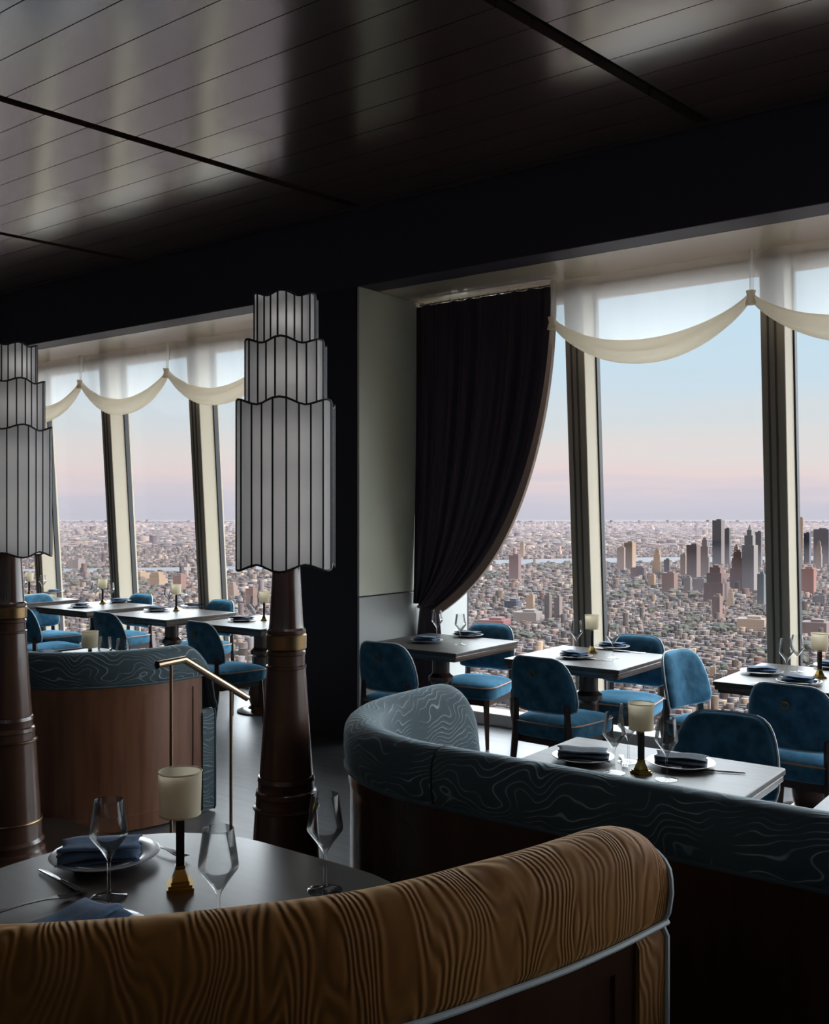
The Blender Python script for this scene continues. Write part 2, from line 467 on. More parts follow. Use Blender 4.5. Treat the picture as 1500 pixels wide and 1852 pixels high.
# ------------------------------------------------------------------ sheers with swags
def swag(sa, sb, label, seed):
    rnd = random.Random(seed)
    root = empty('sheer_swag', W((sa + sb) / 2, 6.2, 2.7))
    inv = root.location
    def curve(a, dz=0.0):       # a 0..1 from sa to sb
        return 3.0 - .27 * (1 - (2 * a - 1) ** 2) ** .85 + dz
    n, k = 40, 14
    vs_, fs = [], []
    for i in range(n + 1):
        a = i / n; s = sa + (sb - sa) * a
        z1 = curve(a) + .01
        for j in range(k + 1):
            t = j / k; z = 3.288 + (z1 - 3.288) * t
            q = 6.19 + .012 * math.sin(a * 26 + 3 * t) * (1 - .5 * t) + .006 * math.sin(a * 57 + seed)
            vs_.append(W(s, q, z) - inv)
    for i in range(n):
        for j in range(k):
            p = i * (k + 1) + j; fs.append((p, p + 1, p + k + 2, p + k + 1))
    b_ = MB(); b_.add(vs_, fs); build(b_, 'sheer', M['sheer'], root)
    # rolled cloth at the hem: one fluted roll
    vs_, fs = [], []; nn = 16
    for i in range(n + 1):
        a = i / n; s = sa + (sb - sa) * a
        sl = 4 * a * (1 - a)
        r = .03 + .05 * sl
        c = W(s, 6.17, curve(a) - .005) - inv
        for j in range(nn):
            th = 2 * PI * j / nn
            rr = r * (1 + .16 * math.sin(3 * th + 2.5 * a + seed) + .08 * math.sin(5 * th - 4 * a))
            vs_.append(c + Vector((0, .8 * rr * math.cos(th), rr * math.sin(th))))
    for i in range(n):
        for j in range(nn):
            j2 = (j + 1) % nn
            fs.append((i * nn + j, i * nn + j2, (i + 1) * nn + j2, (i + 1) * nn + j))
    b_ = MB(); b_.add(vs_, fs); build(b_, 'swag_roll', M['swag'], root)
    # tape and gather at the left end
    b_ = MB(); b_.tube([W(sb, 6.17, 3.29) - inv, W(sb, 6.165, 3.12) - inv, W(sb, 6.16, 3.0) - inv], [.022, .016, .012], 8); build(b_, 'tape', M['sheer'], root)
    b_ = MB(); b_.tube([W(sb, 6.15, 3.035) - inv, W(sb, 6.15, 3.0) - inv, W(sb, 6.15, 2.95) - inv], [.03, .022, .036], 10); build(b_, 'gather', M['swag'], root)
    tag(root, label, 'curtain', 'sheer swags along the window heads')
swag(.655, 2.03, 'cream sheer swag at the right picture edge, right of the pale mullion', 1)
swag(2.045, 3.42, 'wide cream sheer swag hanging right of the dark curtain', 2)
swag(6.225, 7.585, 'cream sheer swag partly behind the tall tiered lamp by the pier', 3)
swag(7.60, 8.965, 'cream sheer swag left of the pier, middle of the far windows', 4)
swag(8.98, 10.35, 'cream sheer swag ending beside the left tiered lamp', 5)

# ------------------------------------------------------------------ dark curtain with tie-back
def make_curtain():
    root = empty('dark_curtain', W(4.48, 6.2, 0))
    inv = Vector(root.location)
    na, nz = 150, 60
    def pt(a, t):
        st = 4.644 - 1.194 * a
        f = .72 * t ** 2.1 + .28 * t ** 8
        s = st + (4.632 - .16 * a - st) * f
        dz = 2.30 + .05 * a * a
        z = 3.262 - dz * t
        width = 1 - f
        q = 6.19 + (.022 * math.sin(a * 2 * PI * 9) + .010 * math.sin(a * 41) + .006 * math.sin(a * 97)) * (.25 + .75 * width) * (.6 + .4 * min(1, t * 3)) + .03 * f * math.sin(a * 9)
        return W(s, q - .05 * f, z) - inv
    vs_ = [pt(i / na, j / nz) for i in range(na + 1) for j in range(nz + 1)]
    fs = [(i * (nz + 1) + j, i * (nz + 1) + j + 1, (i + 1) * (nz + 1) + j + 1, (i + 1) * (nz + 1) + j) for i in range(na) for j in range(nz)]
    b_ = MB(); b_.add(vs_, fs); build(b_, 'drape', M['curtain'], root, angle=180)
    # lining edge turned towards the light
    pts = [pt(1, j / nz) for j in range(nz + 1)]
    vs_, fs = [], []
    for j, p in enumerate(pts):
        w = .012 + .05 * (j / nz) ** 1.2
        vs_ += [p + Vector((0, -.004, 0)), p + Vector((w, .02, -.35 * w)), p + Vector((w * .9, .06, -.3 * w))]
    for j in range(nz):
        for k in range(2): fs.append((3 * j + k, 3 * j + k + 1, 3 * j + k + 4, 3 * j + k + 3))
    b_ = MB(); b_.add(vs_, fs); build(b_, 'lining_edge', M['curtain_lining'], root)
    # cloth below the tie
    vs_, fs = [], []; n = 36
    for j in range(13):
        t = j / 12; z = .95 - .93 * t
        for k in range(n):
            th = 2 * PI * k / n
            r = (.075 + .045 * math.sin(min(1, t * 1.4) * PI / 2)) * (1 + .12 * math.sin(8 * th))
            vs_.append(W(4.53, 6.21, z) - inv + Vector((r * math.cos(th), .6 * r * math.sin(th), 0)))
    for j in range(12):
        for k in range(n):
            k2 = (k + 1) % n; fs.append((j * n + k, j * n + k2, (j + 1) * n + k2, (j + 1) * n + k))
    b_ = MB(); b_.add(vs_, fs); build(b_, 'lower_drape', M['curtain'], root)
    ring = [W(4.53, 6.20, .955) - inv + Vector((.085 * math.cos(2 * PI * k / 24), .06 * math.sin(2 * PI * k / 24), .02 * math.cos(2 * PI * k / 24))) for k in range(24)]
    b_ = MB(); b_.tube(ring, .013, 8, closed=True); build(b_, 'tie_back', M['curtain'], root)
    b_ = MB(); b_.tube([W(4.61, 6.2, 3.272) - inv, W(3.44, 6.2, 3.272) - inv], .008, 8); build(b_, 'curtain_rail', M['steel'], root)
    for k in range(14):
        p = W(4.58 - k * .086, 6.2, 3.272) - inv
        ri = [p + Vector((0, .016 * math.cos(2 * PI * i / 12), .016 * math.sin(2 * PI * i / 12))) for i in range(12)]
        b_ = MB(); b_.tube(ri, .003, 5, closed=True); build(b_, 'rail_ring', M['steel'], root)
    tag(root, 'long dark aubergine curtain tied back beside the pale reveal', 'curtain')
make_curtain()

# ------------------------------------------------------------------ booths
def resample(pts, step):
    pts = [Vector((p[0], p[1], 0)) for p in pts]
    d = [0]
    for a, b in zip(pts, pts[1:]): d.append(d[-1] + (b - a).length)
    n = max(2, int(d[-1] / step)); out = []
    j = 0
    for i in range(n + 1):
        t = d[-1] * i / n
        while j < len(d) - 2 and d[j + 1] < t: j += 1
        f = (t - d[j]) / max(1e-9, d[j + 1] - d[j])
        out.append(pts[j].lerp(pts[j + 1], f))
    return out, d[-1]

def catmull(pts, n=12):
    P = [Vector((*p, 0)) for p in pts]; P = [2 * P[0] - P[1]] + P + [2 * P[-1] - P[-2]]
    out = []
    for i in range(1, len(P) - 2):
        for k in range(n):
            t = k / n
            out.append(.5 * ((2 * P[i]) + (-P[i - 1] + P[i + 1]) * t + (2 * P[i - 1] - 5 * P[i] + 4 * P[i + 1] - P[i + 2]) * t * t + (-P[i - 1] + 3 * P[i] - 3 * P[i + 1] + P[i + 2]) * t ** 3))
    out.append(P[-2])
    return [(p.x, p.y) for p in out]

def sweep(path, nor, profs, uv0=0.0, caps=True, close=True):
    """profs[i] = list of (offset, z) at station i"""
    m = len(profs[0]); vs_, fs, uvs = [], [], []
    arc = [uv0]
    for a, b in zip(path, path[1:]): arc.append(arc[-1] + (b - a).length)
    plen = [0]
    ref = profs[0]
    for a, b in zip(ref, ref[1:] + ref[:1]): plen.append(plen[-1] + math.dist(a, b))
    for p, nn, pr in zip(path, nor, profs):
        for o, z in pr: vs_.append((p.x + nn.x * o, p.y + nn.y * o, z))
    rng = m if close else m - 1
    for i in range(len(path) - 1):
        for k in range(rng):
            k2 = (k + 1) % m
            fs.append((i * m + k, i * m + k2, (i + 1) * m + k2, (i + 1) * m + k))
            uvs.append([(arc[i], plen[k]), (arc[i], plen[k + 1]), (arc[i + 1], plen[k + 1]), (arc[i + 1], plen[k])])
    if caps and close:
        for i, rev in ((0, True), (len(path) - 1, False)):
            f = [i * m + k for k in range(m)]
            u = [(profs[i][k][0] + arc[i], profs[i][k][1]) for k in range(m)]
            if rev: f.reverse(); u.reverse()
            fs.append(tuple(f)); uvs.append(u)
    return vs_, fs, uvs

def booth(label, pts_sq, side, zb, zt, velvet, trim, wood, band=.165, round_len=.2, round_drop=.30, seam_at=None, white_pipe=False, seat_depth=.46, group=None, legs=False):
    pts = [(-s, q) for s, q in pts_sq]
    path, length = resample(pts, .03)
    n = len(path); nor = []
    for i in range(n):
        t = (path[min(i + 1, n - 1)] - path[max(i - 1, 0)]).normalized()
        nor.append(Vector((t.y, -t.x, 0)) * side)
    c0 = path[n // 2]
    root = empty('booth', (c0.x, c0.y, zb))
    path = [p - Vector((c0.x, c0.y, 0)) for p in path]
    dist_end = [0] * n
    for i in range(n - 2, -1, -1): dist_end[i] = dist_end[i + 1] + (path[i + 1] - path[i]).length
    H = zt - zb
    def top(d):
        if d >= round_len: return H
        x = 1 - d / round_len
        return H - round_drop * (1 - math.sqrt(max(0, 1 - x * x)))
    def prof(h):
        b0 = min(H - band, h - .07)
        r = .068; rz = .05
        pr = [(.04, b0), (.056, b0 + .004), (.064, b0 + .02), (.070, (b0 + h) / 2 - .01), (.069, h - rz - .012)]
        for k in range(0, 11):
            a = PI * k / 10
            pr.append((r * math.cos(a), h - rz + rz * math.sin(a)))
        pr += [(-.072, h - .13), (-.082, .62), (-.10, .50), (-.10, .43), (.0, .43), (.0, b0 - .0)] if h > .7 else [(-.072, h - .09), (-.082, .56), (-.10, .50), (-.10, .43), (.0, .43), (.0, b0)]
        return pr
    profs = [prof(top(d)) for d in dist_end]
    b_ = MB(); b_.add(*sweep(path, nor, profs)); back = build(b_, 'back_cushion', velvet, root, angle=60)
    # piping under the band and around the end
    m_pipe = M['piping_white'] if white_pipe else trim
    pp = [Vector((p.x + nn.x * .064, p.y + nn.y * .064, pr[0][1] + .002)) for p, nn, pr in zip(path, nor, profs)]
    b_ = MB(); b_.tube(pp, .0055, 6); build(b_, 'piping', m_pipe, back)
    e, en, et = path[-1], nor[-1], (path[-1] - path[-2]).normalized()
    loop = [Vector((e.x + en.x * o * 1.02, e.y + en.y * o * 1.02, z)) for o, z in profs[-1][:-4]]
    b_ = MB(); b_.tube(loop, .0055, 6); build(b_, 'end_piping', m_pipe, back)
    # wood back panel
    iend = n - 1
    while dist_end[iend] < .07: iend -= 1
    pw = [[(.012, .012), (.048, .012), (.048, H - band), (.012, H - band)] for _ in range(iend + 1)]
    b_ = MB(); b_.add(*sweep(path[:iend + 1], nor[:iend + 1], pw)); wp = build(b_, 'back_panel', wood, root, angle=30)
    for z0, z1 in ((.012, .09), (H - band - .05, H - band - .004)):
        pr = [[(.046, z0), (.054, z0), (.054, z1), (.046, z1)] for _ in range(iend + 1)]
        b_ = MB(); b_.add(*sweep(path[:iend + 1], nor[:iend + 1], pr)); build(b_, 'moulding', wood, wp, angle=30)
    jst = iend
    while dist_end[jst] < .15: jst -= 1
    pr = [[(.046, .09), (.0535, .09), (.0535, H - band - .05), (.046, H - band - .05)] for _ in range(iend + 1 - jst)]
    b_ = MB(); b_.add(*sweep(path[jst:iend + 1], nor[jst:iend + 1], pr)); build(b_, 'stile', wood, wp, angle=30)
    # upholstered end, full height
    pe = [(-.10, .42), (-.072, .012), (-.05, .012), (.04, .012), (.056, .012), (.064, .03), (.064, H - band - .14), (.05, H - band - .004), (0, H - band - .004)]
    hb = min(H - band, top(0) - .07) - .004
    pe = [(-.062, .012), (.052, .012), (.062, .03), (.062, hb - .02), (.05, hb), (-.05, hb), (-.062, hb - .02)]
    sl = slice(iend + 0, n)
    b_ = MB(); b_.add(*sweep(path[sl], nor[sl], [pe] * (n - iend))); ee = build(b_, 'end_post', velvet, root, angle=50)
    lp = [Vector((e.x + en.x * o, e.y + en.y * o, z)) for o, z in pe]
    b_ = MB(); b_.tube(lp[1:5], .0055, 6); build(b_, 'end_piping', m_pipe, ee)
    # seat
    ps = [[(-.105, .30), (-.105, .44), (-.14, .465), (-seat_depth, .465), (-seat_depth - .04, .44), (-seat_depth - .05, .38), (-seat_depth - .04, .31)] for _ in path]
    b_ = MB(); b_.add(*sweep(path, nor, ps)); build(b_, 'seat_cushion', velvet, root, angle=50)
    ps = [[(-.105, .012), (-.105, .298), (-seat_depth + .01, .298), (-seat_depth + .01, .012)] for _ in path]
    b_ = MB(); b_.add(*sweep(path[:-2], nor[:-2], ps[:-2])); build(b_, 'seat_base', wood, root, angle=30)
    if seam_at is not None:
        i = min(range(n), key=lambda i: abs(dist_end[i] - seam_at))
        sp = [Vector((path[i].x + nor[i].x * o * 1.01, path[i].y + nor[i].y * o * 1.01, z + (.001 if o > -.06 else 0))) for o, z in profs[i][1:-5]]
        b_ = MB(); b_.tube(sp, .0035, 6); build(b_, 'seam', M['gasket'], back)
    for o in root.children: o.location.z = 0
    b_ = MB()
    pk = [[(.0, 0.0), (.03, 0.0), (.03, .012), (.0, .012)] for _ in range(iend)]
    b_.add(*sweep(path[:iend], nor[:iend], pk)); build(b_, 'plinth', M['gasket'], root, smooth=False)
    tag(root, label, 'booth', group)
    return root

# teal booth on the right: long back, round corner, arm towards the windows
pts = [(-1.6, 2.43), (1.75, 2.43)]
for k in range(1, 13):
    a = R(-90 + 90 * k / 12); pts.append((1.75 + .60 * math.cos(a), 3.03 + .60 * math.sin(a)))
pts += [(2.35, 3.50)]
booth('long teal moire velvet booth with dark wooden back, right of the near table', pts, -1, 0.0, .97, M['teal'], M['teal'], M['espresso'], seam_at=.47 + .9425 + .02, band=.165, white_pipe=False)
# teal booth on the left, mirrored
pts = [(7.4, 2.90), (4.9, 2.90)]
for k in range(1, 13):
    a = R(-90 - 90 * k / 12); pts.append((4.9 + .60 * math.cos(a), 3.50 + .60 * math.sin(a)))
pts += [(4.30, 3.78)]
booth('teal velvet booth with curved brown wooden back behind the handrail', pts, 1, 0.0, .945, M['teal'], M['teal'], M['walnut'], band=.18)
# amber booth in the foreground
pts = catmull([(2.9, .28), (2.3, .30), (1.75, .44), (1.293, .76), (.997, 1.119), (.885, 1.398), (.832, 1.593), (.80, 1.775)])
booth('amber brown moire velvet booth back across the foreground', pts, 1, ZP, 1.09, M['amber'], M['amber_plain'], M['espresso'], band=.185, round_len=.13, round_drop=.05, white_pipe=True, seat_depth=.42)

# ------------------------------------------------------------------ handrail
def handrail():
    s0 = 3.42
    root = empty('handrail', W(s0, 2.8, ZP)); inv = Vector(root.location)
    rail = [W(s0, 2.726, 1.019) - inv, W(s0, 2.87, 1.026) - inv, W(s0, 3.245, .802) - inv]
    b_ = MB(); b_.tube(rail, .0165, 12); r = build(b_, 'rail', M['bronze'], root, angle=30)
    b_ = MB(); b_.tube([W(s0, 2.726, 1.019) - inv, W(s0, 2.724, 1.019) - inv], .0172, 12); build(b_, 'end_cap', M['black'], r)
    for q, z0, z1 in ((2.80, ZP, 1.015), (3.145, 0.0, .855)):
        b_ = MB(); b_.tube([W(s0, q, z0) - inv, W(s0, q, z1) - inv], .0075, 10); p = build(b_, 'post', M['bronze'], root)
        b_ = MB(); b_.lathe([(.03, 0), (.03, .006), (.012, .012)], 16, W(s0, q, z0) - inv); build(b_, 'base_flange', M['bronze'], p)
    tag(root, 'slim bronze handrail with sloping end at the platform step', 'handrail')
handrail()

# ------------------------------------------------------------------ tall tiered floor lamps
def tiered_lamp(label, s, q, rot):
    root = empty('floor_lamp', W(s, q, ZP), rot)
    z = lambda h: h - ZP
    prof = [(.150, 0), (.152, .03), (.146, .045), (.146, .06), (.138, .07), (.138, .085), (.142, .10), (.132, .115), (.130, .19)]
    b_ = MB(); b_.lathe(prof, 40); build(b_, 'base', M['column'], root, angle=25)
    prof = [(.128, .19), (.106, z(.66))]
    b_ = MB(); b_.lathe(prof, 40); build(b_, 'lower_column', M['column'], root, angle=25)
    b_ = MB(); b_.lathe([(.107, z(.655)), (.111, z(.658)), (.111, z(.668)), (.104, z(.671)), (.102, z(.70)), (.105, z(.705)), (.103, z(.72)), (.096, z(.725)), (.096, z(.75)), (.098, z(.755)), (.095, z(.77)), (.090, z(.772))], 40); build(b_, 'collar', M['column'], root, angle=25)
    b_ = MB(); b_.lathe([(.112, z(.661)), (.114, z(.664)), (.112, z(.667))], 40); build(b_, 'ring', M['antique'], root)
    b_ = MB(); b_.lathe([(.133, .188), (.135, .192), (.133, .197)], 40); build(b_, 'ring', M['antique'], root)
    b_ = MB(); b_.lathe([(.091, z(.772)), (.066, z(1.14))], 40); build(b_, 'shaft', M['column'], root, angle=25)
    b_ = MB(); b_.lathe([(.066, z(1.135)), (.069, z(1.138)), (.069, z(1.146)), (.064, z(1.149)), (.064, z(1.182)), (.067, z(1.186)), (.067, z(1.194)), (.062, z(1.20))], 40); build(b_, 'collar', M['column'], root, angle=25)
    b_ = MB(); b_.lathe([(.064, z(1.20)), (.069, z(1.205)), (.0695, z(1.25)), (.064, z(1.258))], 40); build(b_, 'gold_band', M['antique'], root, angle=25)
    b_ = MB(); b_.lathe([(.067, z(1.256)), (.067, z(1.268)), (.060, z(1.275)), (.058, z(1.29)), (.046, z(1.50)), (.04, z(2.32))], 40); build(b_, 'stem', M['column'], root, angle=25)
    tiers = [(.166, 1.485, 2.035, '1'), (.137, 2.015, 2.24, '2'), (.107, 2.22, 2.40, '3')]
    for Rr, z0, z1, nm in tiers:
        def pt(k, rr=0.0):
            th = 2 * PI * k / 24
            r = Rr * (1 + .05 * math.cos(6 * (th + R(7.5)))) + rr
            return Vector((r * math.cos(th), r * math.sin(th), 0))
        def wv(k): return .011 * math.cos(6 * (2 * PI * k / 24 + R(7.5))) * (Rr / .166)
        # frame: ribs and scalloped rims; parent of the panels
        b_ = MB()
        for k in range(24):
            p = pt(k, .0005); b_.tube([p + Vector((0, 0, z(z0) - wv(k))), p + Vector((0, 0, z(z1) + wv(k)))], .0032, 6)
        for zz, sg in ((z0, -1), (z1, 1)):
            b_.tube([pt(k / 2) + Vector((0, 0, z(zz) + sg * wv(k / 2))) for k in range(48)], .0038, 6, closed=True)
        for k in range(0, 24, 6):
            b_.tube([Vector((0, 0, z(z1) - .03)), pt(k) + Vector((0, 0, z(z1) - .03))], .003, 5)
        fr = build(b_, 'shade_frame', M['rib'], root)
        for k in range(24):
            a, b = pt(k), pt(k + 1); n_ = ((a + b) / 2).normalized() * .004
            d = (b - a).normalized() * .0012; a = a + d; b = b - d
            vs_ = [a + Vector((0, 0, z(z0) - wv(k))), b + Vector((0, 0, z(z0) - wv(k + 1))), b + Vector((0, 0, z(z1) + wv(k + 1))), a + Vector((0, 0, z(z1) + wv(k)))]
            b_ = MB(); b_.add(vs_, [(0, 1, 2, 3)])
            build(b_, 'panel', M['shade_panel'], fr, smooth=False)
    for zz, en in ((1.57, .055), (1.72, .05), (1.90, .055), (2.13, .05), (2.31, .035)):      # dimmed bulbs inside the shades
        ld = bpy.data.lights.new('bulb', 'POINT'); ld.energy = en; ld.shadow_soft_size = .03; ld.color = (1.0, .97, .95)
        lo = bpy.data.objects.new('bulb', ld); COL.objects.link(lo); lo.parent = root; lo.location = (.06, .0, z(zz))
    tag(root, label, 'lamp', 'tall tiered floor lamps')
tiered_lamp('tall tiered white fluted floor lamp on dark column in front of the black pier', 2.40, 2.46, R(-45.7))
tiered_lamp('tall tiered white fluted floor lamp on brown column at the left picture edge', 4.07, 2.44, R(-6))

# ------------------------------------------------------------------ chairs
def chair_meshes():
    ms = []
    # seat: rounded plan, crowned top
    def plan(x, k=1.0):
        pass
    def ring(sc, z, n=48):
        out = []
        for i in range(n):
            th = 2 * PI * i / n
            c, s = math.cos(th), math.sin(th)
            e = 2 / 5.0
            x = abs(c) ** e * (1 if c > 0 else -1); y = abs(s) ** e * (1 if s > 0 else -1)
            w = .235 + .022 * y
            out.append(Vector((x * (w - sc), y * (.245 - sc) + .0, z)))
        return out
    rings = [ring(.02, .345), ring(.006, .352), ring(.0, .37), ring(.0, .425), ring(.006, .437), ring(.03, .450), ring(.09, .462), ring(.17, .466)]
    n = 48; vs_ = [p for r in rings for p in r]; fs = [tuple(reversed(range(n)))]
    for i in range(len(rings) - 1):
        for k in range(n):
            k2 = (k + 1) % n; fs.append((i * n + k, i * n + k2, (i + 1) * n + k2, (i + 1) * n + k))
    fs.append(tuple((len(rings) - 1) * n + k for k in range(n)))
    b = MB(); b.add(vs_, fs); ms.append(('seat', b.mesh('seat', M['velvet'], True, 60), None))
    b = MB(); b.tube(ring(-.002, .431), .005, 6, closed=True); ms.append(('piping', b.mesh('piping', M['piping_copper']), 'seat'))
    b = MB(); b.box2((-.195, -.2, .30), (.195, .2, .347)); ms.append(('seat_rail', b.mesh('seat_rail', M['legwood'], False), None))
    # backrest: outline in (x,z)
    def bend(x, d, z, rim=False):
        # x across, d thickness offset to the front (+y), z height
        a = x * 2.12
        rad = .425
        y = -.225 - .20 * (z - .50) - (0.0)
        # wrap around a circle of radius rad centred in front
        yy = y + rad - (rad - d) * math.cos(a * .95)
        xx = (rad - d) * math.sin(a * .95)
        return Vector((xx, yy, z))
    out = []
    H0, H1 = .50, .82
    for i in range(11):      # bottom edge left to right
        t = -1 + 2 * i / 10; out.append((.255 * t, H0 + .012 * (1 - t * t) * 0 + .02 * abs(t) ** 6))
    side = [(.268, .56), (.266, .62), (.256, .68), (.240, .73), (.220, .768), (.195, .797), (.162, .815)]
    out += side
    for i in range(1, 10):
        t = 1 - 2 * i / 10; out.append((.162 * t, .822 + .003 * (1 - t * t)))
    out += [(-x, z) for x, z in reversed(side)]
    cx, cz = 0, .65
    def rg(sc, d):
        return [bend(cx + (x - cx) * sc, d, cz + (z - cz) * sc) for x, z in out]
    rings = [rg(.0, .045), rg(.45, .044), rg(.8, .038), rg(.94, .026), rg(.99, .010), rg(1.0, 0.0), rg(.99, -.010), rg(.94, -.02), rg(.8, -.024), rg(.45, -.026), rg(.0, -.027)]
    n = len(out); vs_ = [p for r in rings for p in r]; fs = []
    for i in range(len(rings) - 1):
        for k in range(n):
            k2 = (k + 1) % n; fs.append((i * n + k, i * n + k2, (i + 1) * n + k2, (i + 1) * n + k))
    b = MB(); b.add(vs_, fs); me = b.mesh('backrest', M['velvet'], True, 80)
    ms.append(('backrest', me, None))
    b = MB(); b.tube(rg(1.008, -.006), .0055, 6, closed=True); ms.append(('piping', b.mesh('piping', M['piping_white']), 'backrest'))
    # ring pull
    c = bend(0, -.034, .73); th0 = math.atan(.20)
    pts = [c + Vector((.019 * math.cos(2 * PI * k / 20), -.012 + .019 * math.sin(2 * PI * k / 20) * -.2, .019 * math.sin(2 * PI * k / 20))) for k in range(20)]
    b = MB(); b.tube(pts, .0042, 6, closed=True); b.box((c.x, c.y - .003, c.z + .014), (.016, .016, .012)); ms.append(('ring_pull', b.mesh('ring_pull', M['antique']), 'backrest'))
    # legs
    for sx in (-1, 1):
        b = MB(); b.tube([(sx * .205, .205, 0), (sx * .185, .185, .345)], [.014, .026], 4); ms.append(('leg', b.mesh('leg', M['legwood'], False), None))
        b = MB(); b.tube([(sx * .20, -.275, 0), (sx * .188, -.235, .22), (sx * .182, -.222, .36), (sx * .175, -.226, .56)], [.015, .023, .026, .02], 4); ms.append(('leg', b.mesh('leg', M['legwood'], False), None))
    return ms
CH = chair_meshes()
def chair(label, s, q, rz, group):
    root = empty('dining_chair', W(s, q, 0), rz)
    d = {}
    for nm, me, par in CH:
        o = link(nm, me, d.get(par, root) if par else root)
        if nm in ('seat', 'backrest'): d[nm] = o
    tag(root, label, 'chair', group)

GR, GL = 'blue chairs at the right window tables', 'blue chairs at the far left window tables'
chair('blue velvet chair seen from behind, beside the black pier, at the curtain table', 4.07, 5.30, R(4), GR)
chair('blue velvet chair on the window side of the curtain table', 4.02, 6.08, PI + R(6), GR)
chair('blue velvet chair with back ring seen from behind at the middle right table', 2.90, 5.33, R(-3), GR)
chair('blue velvet chair on the window side of the middle right table', 2.86, 6.10, PI + R(3), GR)
chair('blue velvet chair turned sideways at the end of the rightmost window table', 2.10, 5.75, -PI / 2 - R(12), GR)
chair('blue velvet chair with back ring seen from behind at the rightmost window table', 1.46, 5.27, R(-2), GR)
chair('dark backed chair pulled up to the table inside the long teal booth', 1.44, 3.86, PI + R(3), GR)
chair('blue velvet chair seen from behind at the far table nearest the pier', 5.92, 5.40, R(-6), GL)
chair('blue velvet chair on the window side of the far table nearest the pier', 6.05, 6.22, PI, GL)
chair('blue velvet chair seen from behind at the middle far table', 7.12, 5.40, R(-4), GL)
chair('blue velvet chair on the window side of the middle far table', 7.20, 6.24, PI, GL)
chair('blue velvet chair seen from behind beside the left tiered lamp', 8.15, 5.28, R(-8), GL)
chair('blue velvet chair on the window side behind the left table lamp', 8.4, 6.24, PI, GL)
chair('blue velvet chair facing right between the two leftmost far tables', 8.95, 5.80, -PI / 2, GL)

# ------------------------------------------------------------------ tables
def rounded(hx, hy, r, n=6):
    out = []
    for cx, cy, a0 in ((hx - r, hy - r, 0), (-hx + r, hy - r, 90), (-hx + r, -hy + r, 180), (hx - r, -hy + r, 270)):
        for k in range(n + 1):
            a = R(a0 + 90 * k / n); out.append((cx + r * math.cos(a), cy + r * math.sin(a)))
    return out
PED = [(.20, 0), (.20, .012), (.18, .02), (.11, .03), (.085, .05), (.10, .10), (.105, .16), (.09, .24), (.07, .30), (.066, .46), (.075, .475), (.088, .485), (.088, .515), (.075, .525), (.062, .54), (.062, .66), (.09, .675), (.10, .69)]
tcache = {}
def table(label, s, q, hx, hy, h=.75, zb=0.0, r=.012, rz=0.0, top=None, edge=None, group=None, ped_scale=1.0):
    root = empty('dining_table', W(s, q, zb), rz)
    key = (hx, hy, h, r, top)
    if key not in tcache:
        n_ = 10 if r > .1 else 2
        b = MB(); b.prism(rounded(hx, hy, r, n_), h - .022, h); t0 = b.mesh('tabletop', top or M['tabletop'], r > .1)
        b = MB(); b.prism(rounded(hx - .006, hy - .006, r, n_), h - .046, h - .0225); t1 = b.mesh('edge_moulding', edge or M['tableedge'], r > .1)
        b = MB(); b.prism(rounded(hx - .02, hy - .02, r, n_), h - .062, h - .0465); t2 = b.mesh('under_frame', M['espresso'], r > .1)
        b = MB(); k_ = (h - .062) / .69; b.lathe([(a * ped_scale, z * k_) for a, z in PED], 36); t3 = b.mesh('pedestal', M['espresso'], True, 25)
        tcache[key] = (t0, t1, t2, t3)
    t0, t1, t2, t3 = tcache[key]
    a = link('tabletop', t0, root, bevel=.004); link('edge_moulding', t1, a, bevel=.004); link('under_frame', t2, a); link('pedestal', t3, root)
    tag(root, label, 'table', group)
GT = 'square dark dining tables by the windows'
table('square dark table beside the dark curtain', 4.07, 5.72, .40, .40, group=GT)
table('square dark table with lamp in front of the first bare window', 2.92, 5.72, .395, .39, group=GT)
table('square dark table with lamp at the right picture edge, by the window', 1.56, 5.72, .40, .42, group=GT)
table('dark table with lamp inside the long teal booth', 1.50, 3.30, .42, .36, group=GT)
table('table whose pale corner shows at the right picture edge beyond the teal booth', .45, 3.10, .42, .36, group=GT)
table('square table half hidden by the tiered lamp, left of the pier', 6.05, 5.90, .40, .40, group=GT)
table('square table with bronze edge in the middle of the far windows', 7.20, 5.90, .42, .41, group=GT)
table('square table behind the left chairs, second from the left lamp', 8.35, 5.92, .41, .41, group=GT)
table('farthest square table, beside the left tiered lamp', 9.55, 5.85, .42, .42, group=GT)
table('table inside the teal booth behind the handrail', 5.35, 3.75, .45, .36, group=GT)
ZN = .837
table('large rounded dark dining table in the left foreground', 1.665, 1.365, .515, .415, h=ZN - ZP, zb=ZP, r=.36, top=M['tabletop_near'], edge=M['espresso'])

